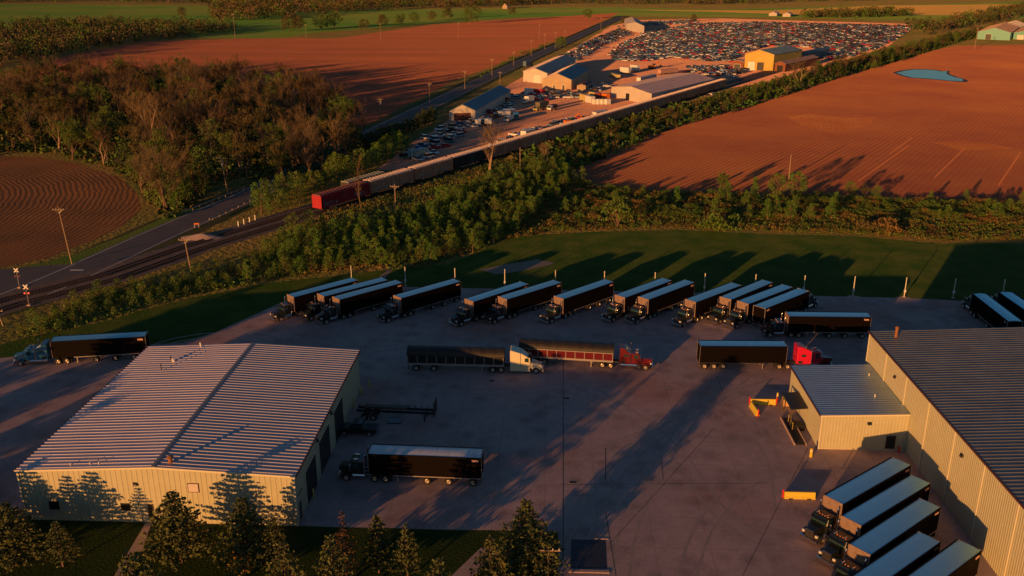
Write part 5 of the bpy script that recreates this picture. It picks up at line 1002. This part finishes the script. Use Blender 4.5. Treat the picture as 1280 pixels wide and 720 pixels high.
for pxw, H, k, lb, yt in ((38, 7.9, 0, 'dark pine mostly outside the left frame edge', 79.5), (88, 6.9, 2, 'large dark pine at the left frame edge', 79), (120, 7.4, 0, 'tall dark pine in front of the left part of the workshop wall', 79.5), (174, 5.5, 3, 'shorter dark pine with pale bare trunk left of the path', 79.5)):
    d = FW*FPX+RT*(pxw-640)-UP*(620-360); xw = d.x*88/d.y; tree('pine_tree', PN[k], (xw-(88-yt)/math.tan(R(AZ)), yt, 0), rt.uniform(0, 6), (H/8*1.15, H/8*1.15, H/8), lb)
for (px, py), ty, k, wd, lb in lawn_trees:
    p = at(px, py); h = htop(p, ty)/8; tree('pine_tree', PN[k], p, rt.uniform(0, 6), (h*wd, h*wd, h), lb)
SP = conifer(31, 8.6, 3.9, lf['pine'], 20, 80, .15, .03, .16, dome=.72)
p = at(657, 718); h = htop(p, 627)/8.6; tree('spruce_tree', SP, p, 1., (h*1.18, h*1.18, h), 'big dense conical spruce standing alone at the bottom centre')
b = bush(5, 1.3, 1.6, lf['gold'], 500, .12); p = at(315, 702); tree('sunlit_bush', b, p+Vector((0, -2, 0)), 0, 1.5, 'bush with sunlight painted in gold under the widest pine', 'bush')  # bush added for a sunlit leaf patch, the light put into its gold
# trees beyond the lower frame edge: they throw the long shadows over the apron
OFF = [(-80, 74, 11, 2), (-88, 80, 11, 1), (-97, 86, 12, 0), (-86, 68, 12, 0), (-75, 70, 9, 1), (-106, 92, 12, 2), (-93, 72, 12, 1), (-101, 80, 12, 0), (-70.5, 66, 8, 2), (-83, 62, 12, 1)]
OFF += [(-24.5, 71, 9.6, 3), (-20.5, 73, 9.0, 3), (-37.5, 68, 10.0, 1), (-9.6, 69, 9.6, 3), (-5.2, 74, 8.6, 3)]
for x, y, H, k in OFF: tree('pine_tree', PN[k], (x, y, 0), rt.uniform(0, 6), (H/8*.95, H/8*.95, H/8), 'tall pine of the row below the lower frame edge', group='pines beyond the lower frame edge')
# ---- big single bare trees
BT = [bare_tree(s_, 14) for s_ in (3, 4, 5, 7)]+[bare_tree(s_, 14, twig, 0, 16) for s_ in (8, 9)]
BL = [bare_tree(s_, 13, lf['brown'], .9, 8, mult=2) for s_ in (12, 13)]+[bare_tree(s_, 13, lf['olive'], .9, 8, mult=3) for s_ in (15, 16)]
BP = [bare_tree(s_, 14, twig, 0, 12, barkl) for s_ in (41, 42, 45)]
for (px, py), ty, k, lb in (((385, 203), 126, 0, 'big spreading bare tree with pale limbs in the middle of the wood'), ((193, 192), 104, 1, 'tall pale bare tree, left one of the pair in the wood'), ((220, 190), 106, 2, 'tall pale bare tree, right one of the pair in the wood'), ((613, 217), 150, 1, 'tall bare tree with glowing orange trunk beside the train'), ((452, 262), 188, 2, 'slender bare tree with double trunk in front of the red boxcar'), ((36, 99), 70, 0, 'small pale bare tree before the dark far wood'), ((1000, 108), 66, 2, 'bare golden tree right of the yellow barn'), ((680, 203), 176, 1, 'small bare sunlit tree before the brown railcars')):
    p = at(px, py); h = htop(p, ty)/14; wf = .5 if px == 452 else .8 if px == 613 else 1.1; tree('bare_tree', (BT if px == 452 else BP)[k], p, rt.uniform(0, 6), (h*wf, h*wf, h), lb)
for i, (px, py, H) in enumerate(((40, 176, 17), (75, 190, 15), (130, 206, 14), (262, 200, 17), (300, 214, 14), (335, 205, 16), (150, 150, 19), (100, 140, 17), (420, 196, 15), (345, 160, 18))):
    tree('bare_tree', BP[i % 3], at(px, py), rt.uniform(0, 6), H/14, 'pale-barked bare tree standing out of the left wood, '+('behind the round field, left', 'behind the round field, centre', 'behind the round field, right', 'above the transformer pole', 'near the road entering the wood', 'left of the big spreading tree', 'deep in the wood, tallest', 'deep in the wood, far left', 'at the right end of the wood', 'at the red field edge')[i])
# ---- the wood on the left
GT = [leafy_tree(s_, 5, 1.15, lf['green'], 840, 'cone', .135) for s_ in (51, 52, 53)]+[leafy_tree(s_, 5, 1.4, lf['green'], 900, 'oval', .14) for s_ in (54, 55)]+[leafy_tree(s_, 5, 1.5, lf['olive'], 850, 'round', .14) for s_ in (56, 57)]
ET = [leafy_tree(s_, 8, 2.6, lf['dark'], 900, 'oval', .32, z0=.06) for s_ in (61, 62)]
woodP = wpoly([(-60, 205), (-60, 110), (0, 108), (60, 100), (160, 98), (260, 104), (330, 112), (400, 128), (452, 165), (458, 200), (420, 222), (390, 232), (345, 232), (300, 222), (262, 236), (236, 262), (205, 276), (186, 252), (170, 232), (140, 212), (60, 192), (0, 190)])
pts = scatter(woodP, 470, 8.4, 3)
cnt = 0
for i, (x, y) in enumerate(pts):
    q = rt.random(); D = y
    if q < .40: qtree('bare_tree', rt.choice(BT), (x, y, 0), rt.uniform(0, 6), rt.uniform(.85, 1.45), 'bare brown tree in the wood left of the railway', group='bare trees of the left wood')
    elif q < .80: k = rt.choice((0, 0, 1, 2, 3)); qtree('budding_tree', BL[k], (x, y, 0), rt.uniform(0, 6), rt.uniform(.75, 1.35), ('reddish' if k < 2 else 'olive')+' budding tree in the wood left of the railway', group='budding trees of the left wood')
    elif q < .93: qtree('evergreen_tree', rt.choice(ET), (x, y, 0), rt.uniform(0, 6), rt.uniform(.8, 1.4), 'dark evergreen tree in the wood left of the railway', group='evergreens of the left wood')
    else: qtree('young_tree', rt.choice(GT[3:]), (x, y, 0), rt.uniform(0, 6), rt.uniform(1.5, 2.6), 'green leafing tree in the wood left of the railway', group='green trees of the left wood')
# strip between road and track, and the green edge beside the round field
for P, n, dm, lb, g in ((wpoly([(318, 262), (335, 250), (400, 228), (455, 205), (500, 185), (515, 190), (470, 212), (400, 243), (385, 252), (340, 272)]), 60, 4.0, 'tree in the strip between road and railway', 'trees between road and railway'), (wpoly([(205, 268), (232, 262), (262, 240), (250, 225), (205, 240)]), 16, 3.4, 'green tree at the corner of the round ploughed field', 'green trees by the round field')):
    for x, y in scatter(P, n, dm, 9): k = rt.randrange(7); qtree('young_tree', GT[k], (x, y, 0), rt.uniform(0, 6), rt.uniform(.8, 1.7), ('green ' if k < 5 else 'olive ')+lb.replace('green ', ''), group=g)
# evergreen hedge by the yard
for i in range(17):
    p = at(454+i*5.4, 190-i*2.2-(i > 12)*2); k = rt.randrange(2); qtree('evergreen_tree', ET[k], p, rt.uniform(0, 6), rt.uniform(.62, .85), 'dark evergreen in the dense hedge between road and salvage yard', group='evergreen hedge by the salvage yard')
# ---- young green thicket right of the tracks
thick = wpoly([(20, 418), (60, 396), (120, 368), (240, 348), (262, 345), (300, 332), (350, 302), (385, 286), (470, 284), (540, 258), (600, 232), (640, 222), (690, 208), (720, 228), (690, 250), (640, 296), (600, 312), (560, 326), (530, 336), (440, 336), (330, 352), (240, 370), (130, 400), (30, 426)])
pts = scatter(thick, 400, 2.6, 5)
for i, (x, y) in enumerate(pts):
    # the part nearest the crossing is low brush
    low = x < -62
    k = rt.choice((0, 0, 1, 1, 2, 3, 4, 5, 6)) if not low else rt.choice((5, 6, 6, 3))
    s_ = rt.uniform(.45, 1.15)*(.62 if low else 1); qtree('young_tree', GT[k], (x, y, 0), rt.uniform(0, 6), (s_*rt.uniform(.85, 1.2), s_*rt.uniform(.85, 1.2), s_), ('slim bright green' if k < 3 else 'rounder green' if k < 5 else 'olive')+' young tree in the thicket below the railway', group='young trees of the thicket')
# ---- scrub between lawn and right field
BU = [bush(71, 1.3, 1.3, lf['rust'], 460, .105), bush(72, 1.5, 1.4, lf['olive'], 480, .11), bush(73, 1.2, 1.3, lf['green'], 440, .105), bush(74, 1.6, 1.1, lf['brown'], 460, .11), bush(75, 1.3, 1.9, lf['olive'], 500, .11)]
scrub = wpoly([(628, 300), (640, 262), (690, 236), (710, 222), (740, 233), (800, 240), (900, 244), (1040, 246), (1130, 251), (1330, 256), (1330, 300), (1230, 300), (1180, 302), (1060, 292), (960, 290), (840, 284), (700, 289)])
pts = scatter(scrub, 560, 2.0, 6); lay = ('rust-brown', 'olive', 'green', 'reddish', 'tall olive')
for i, (x, y) in enumerate(pts[:560]):
    n_ = noise.noise(Vector((x*.05, y*.09, 0))); k = (rt.choice((0, 0, 3, 1)) if n_ < -.05 else rt.choice((1, 4, 2, 0, 1))); near = y < 226
    s_ = rt.uniform(.6, 1.25)*(.7 if near else 1.1)
    if rt.random() < .09 and not near: kk = rt.randrange(5); qtree('young_tree', GT[kk], (x, y, 0), rt.uniform(0, 6), rt.uniform(.6, 1.15), 'small green tree rising from the scrub beside the right field', group='small trees of the scrub'); continue
    qtree('shrub', BU[k], (x, y, 0), rt.uniform(0, 6), (s_*1.2, s_*1.2, s_), lay[k]+' shrub in the scrub between lawn and field', 'shrub', 'shrubs between lawn and field')
for (px, py), ty, k, lb in (((887, 287), 262, 2, 'big round bright green bush at the lawn edge, left one of two'), ((903, 288), 258, 2, 'big round bright green bush at the lawn edge, right one of two'), ((772, 284), 253, 4, 'large olive bush at the middle of the lawn edge'), ((1110, 292), 268, 0, 'broad rust-brown bush at the lawn edge'), ((1083, 289), 268, 3, 'second rust-brown bush at the lawn edge, left of the broad one')):
    p = at(px, py); b = BU[k]; h = htop(p, ty)/1.6; tree('shrub', b, p, rt.uniform(0, 6), (h*.9, h*.9, h), lb, 'shrub')
for (px, py), ty, lb in (((970, 250), 216, 'left of two green trees by the bare pole at the field edge'), ((994, 252), 214, 'right of two green trees by the bare pole at the field edge'), ((905, 240), 212, 'small golden tree at the near edge of the right field'), ((1062, 248), 226, 'green tree at the field edge left of a hazy brown one'), ((1082, 250), 230, 'brown tree at the field edge with a shadow over the furrows')):
    p = at(px, py); m = GT[3] if 'green' in lb else BL[2 if 'gold' in lb else 0]; h0 = 5 if 'green' in lb else 13; h = htop(p, ty)/h0; tree('field_edge_tree', m, p, rt.uniform(0, 6), (h, h, h), lb)
# ---- tree line between yard, railway and the right field
tl = smooth_line([at(715, 212), at(770, 188), at(830, 162), at(905, 141), at(985, 117), at(1050, 96), at(1110, 79), at(1160, 64), at(1200, 52), at(1250, 40), at(1300, 30)], 10)
for wdt, n in ((2, 0), (8, 1), (15, 2)):
    pl = offs(tl, wdt); acc = 0
    for a, b in zip(pl, pl[1:]):
        acc += (b-a).length
        while acc > (4.2 if a.y < 430 else 7.5 if a.y < 700 else 13):
            acc -= (4.2 if a.y < 430 else 7.5 if a.y < 700 else 13); x, y = a.x+rt.gauss(0, 2.2), a.y+rt.gauss(0, 2.2); q = rt.random(); big_ = .52 if a.y < 430 else .62 if a.y < 560 else 1.1
            if q < .22: qtree('bare_tree', rt.choice(BT), (x, y, 0), rt.uniform(0, 6), rt.uniform(.45, .75)*big_, 'bare tree in the line between railway and right field', group='trees along the right field')
            elif q < .52: k = rt.choice((0, 2, 3)); qtree('budding_tree', BL[k], (x, y, 0), rt.uniform(0, 6), rt.uniform(.42, .72)*big_, ('reddish' if k == 0 else 'olive')+' budding tree in the line between railway and right field', group='trees along the right field')
            elif q < .8: k = rt.randrange(7); qtree('young_tree', GT[k], (x, y, 0), rt.uniform(0, 6), rt.uniform(.7, 1.5)*big_, ('green' if k < 5 else 'olive')+' leafing tree in the line between railway and right field', group='trees along the right field')
            else: qtree('evergreen_tree', rt.choice(ET), (x, y, 0), rt.uniform(0, 6), rt.uniform(.6, 1.0)*big_, 'dark bushy tree in the line between railway and right field', group='trees along the right field')
FT = [leafy_tree(s_, 13, 5.2, lf['brown'], 900, 'round', .5, z0=.2) for s_ in (81, 82)]+[leafy_tree(s_, 13, 5.5, lf['olive'], 900, 'round', .5, z0=.2) for s_ in (83, 84)]
# ---- single trees of the far meadow
for i, (px, py, H) in enumerate(((362, 40, 17), (374, 38, 15), (402, 37, 16), (418, 36, 17), (455, 37, 11), (478, 34, 14), (500, 32, 13), (518, 29, 13), (540, 26, 12), (560, 24, 15), (590, 30, 22), (735, 24, 13), (640, 19, 12), (228, 22, 14), (700, 61, 9), (702, 58, 8), (780, 30, 9), (867, 27, 9), (1127, 20, 10))):
    tree('meadow_tree', FT[i % 4], at(px, py), rt.uniform(0, 6), (H/13*1.2, H/13*1.2, H/13), 'lone %s tree of the far meadow, %s' % (('reddish', 'brown', 'olive', 'golden')[i % 4], ('leftmost by the dark wood', 'second from the dark wood', 'third from the dark wood', 'fourth from the dark wood', 'low one left of the middle pole', 'right beside the middle pole', 'between two poles', 'right of centre', 'near the red field corner', 'before the last pole', 'tallest by the last pole', 'at the end of the red field', 'small one before the wood', 'far left on the green', 'by the road beside the cars', 'just above the roadside one', 'at the white store', 'behind the car field middle', 'behind the car field right')[i]), group='lone trees of the far meadow')
# ---- far woods: masses, one object each
def wood_mass(name, P, n, H, mats, label, seed, rad=4., nf=46, zs=1.):
    r = random.Random(seed); mb = MB(); xs = [p[0] for p in P]; ys = [p[1] for p in P]; c = 0; g = 0
    while c < n and g < n*60:
        g += 1; x = r.uniform(min(xs), max(xs)); y = r.uniform(min(ys), max(ys))
        if not inpoly(x, y, P): continue
        c += 1; h = H*r.uniform(.6, 1.15); mb.cur = r.randrange(len(mats)); q = rad*r.uniform(.7, 1.2); mb.tube((x, y, 0), (x, y, h*.6), .25, .12, n=3, cap=False)
        for k in range(nf): d = rv(r); leafquad(mb, Vector((x+d.x*q, y+d.y*q, h*.56+d.z*h*.42)), q*.26, r)
    o = mb.obj(name, mats); tag(o, label, 'wood', None, 'stuff')
mm = [lf['brown'], lf['olive'], lf['dark'], twig, lf['brown']]
wood_mass('far_wood', wpoly([(-80, 95), (-80, 40), (0, 38), (60, 34), (110, 32), (180, 34), (240, 35), (290, 35), (300, 39), (235, 46), (170, 53), (95, 66), (60, 76), (0, 84)]), 900, 13, mm, 'dark brown far wood left of the red field', 1)
wood_mass('far_wood', wpoly([(262, 27), (262, 10), (300, 4), (420, 1), (640, 0), (660, 5), (640, 8), (520, 12), (440, 16), (350, 25)]), 900, 16, mm, 'orange-brown wood along the top, behind the green meadow', 2, 6, 40)
wood_mass('far_wood', wpoly([(-80, 4), (0, 4), (120, 3), (220, 5), (262, 6), (262, -4), (0, -6), (-80, -6)]), 500, 15, mm+[lf['dark']], 'dark tree band at the upper left corner beyond the bright meadow', 3, 7, 36)
wood_mass('far_wood', wpoly([(640, 6), (700, 7), (780, 6), (950, 6), (970, 4), (1100, 1), (1100, -6), (640, -6)]), 700, 15, mm, 'brown tree band at the top centre of the view', 4, 8, 30)
wood_mass('far_wood', wpoly([(1000, 20), (1040, 18), (1090, 17), (1130, 16), (1140, 20), (1100, 22), (1010, 23)]), 160, 11, mm+[lf['green']], 'broken row of shrubby trees behind the salvage cars', 5, 5, 36)
wood_mass('far_wood', wpoly([(1130, 34), (1175, 30), (1250, 14), (1300, 8), (1310, 14), (1240, 30), (1200, 36), (1160, 44)]), 260, 12, mm, 'tree belt running to the upper right corner', 6, 5, 36)
wood_mass('far_wood', [(-3500, 2600), (4500, 2600), (5500, 5200), (-4500, 5200)], 2600, 16, mm, 'distant woods beyond the top of the view', 8, 22, 20)
wood_mass('brush_strip', wpoly([(600, 92), (640, 70), (700, 48), (700, 51), (640, 76), (600, 98)]), 60, 1.5, [lf['olive']], 'thin brush along the road verge', 9, 1.5, 20)
# ---- undergrowth tufts in thicket, scrub and wood edges
def tufts(name, P, n, mats, h, label, seed, s=.22):
    r = random.Random(seed); mb = MB(); xs = [p[0] for p in P]; ys = [p[1] for p in P]; c = 0; g = 0
    while c < n and g < n*40:
        g += 1; x = r.uniform(min(xs), max(xs)); y = r.uniform(min(ys), max(ys))
        if not inpoly(x, y, P): continue
        c += 1; nz = noise.noise(Vector((x*.08, y*.08, 5))); mb.cur = min(len(mats)-1, max(0, int((nz+.5)*len(mats)+r.uniform(-.6, .6))))
        for k in range(4): leafquad(mb, Vector((x+r.gauss(0, .3), y+r.gauss(0, .3), abs(r.gauss(.1, h)))), s*r.uniform(.7, 1.5), r)
    tag(mb.obj(name, mats), label, 'undergrowth', None, 'stuff')
tufts('undergrowth', thick, 9000, [lf['dark'], lf['olive'], lf['green'], lf['rust']], .35, 'low green and brown undergrowth below the young trees', 21)
tufts('undergrowth', scrub, 14000, [lf['rust'], lf['olive'], lf['rust'], lf['green'], lf['brown']], .4, 'tangled rust and olive undergrowth between lawn and field', 22)
tufts('undergrowth', woodP, 16000, [lf['brown'], lf['dark'], lf['olive']], .8, 'brushy undergrowth of the left wood', 23, .6)
strip = [tuple(p.xy) for p in offs(rail, -4.2)][:90]+[tuple(p.xy) for p in offs(tl, -1)][::-1]
tufts('undergrowth', wpoly([(330, 300), (420, 262), (520, 228), (640, 190), (740, 162), (720, 200), (700, 215), (640, 222), (540, 256), (470, 284), (385, 286)]), 5000, [lf['dark'], lf['olive'], lf['rust'], lf['green']], .3, 'weeds on the bank below the railway', 24)
tufts('undergrowth', [tuple(p.xy) for p in offs(tl, -2)]+[tuple(p.xy) for p in offs(tl, 26)][::-1], 9000, [lf['dark'], lf['olive'], lf['brown'], lf['green']], 1.0, 'brush filling the tree line of the right field', 25, .7)

flush()
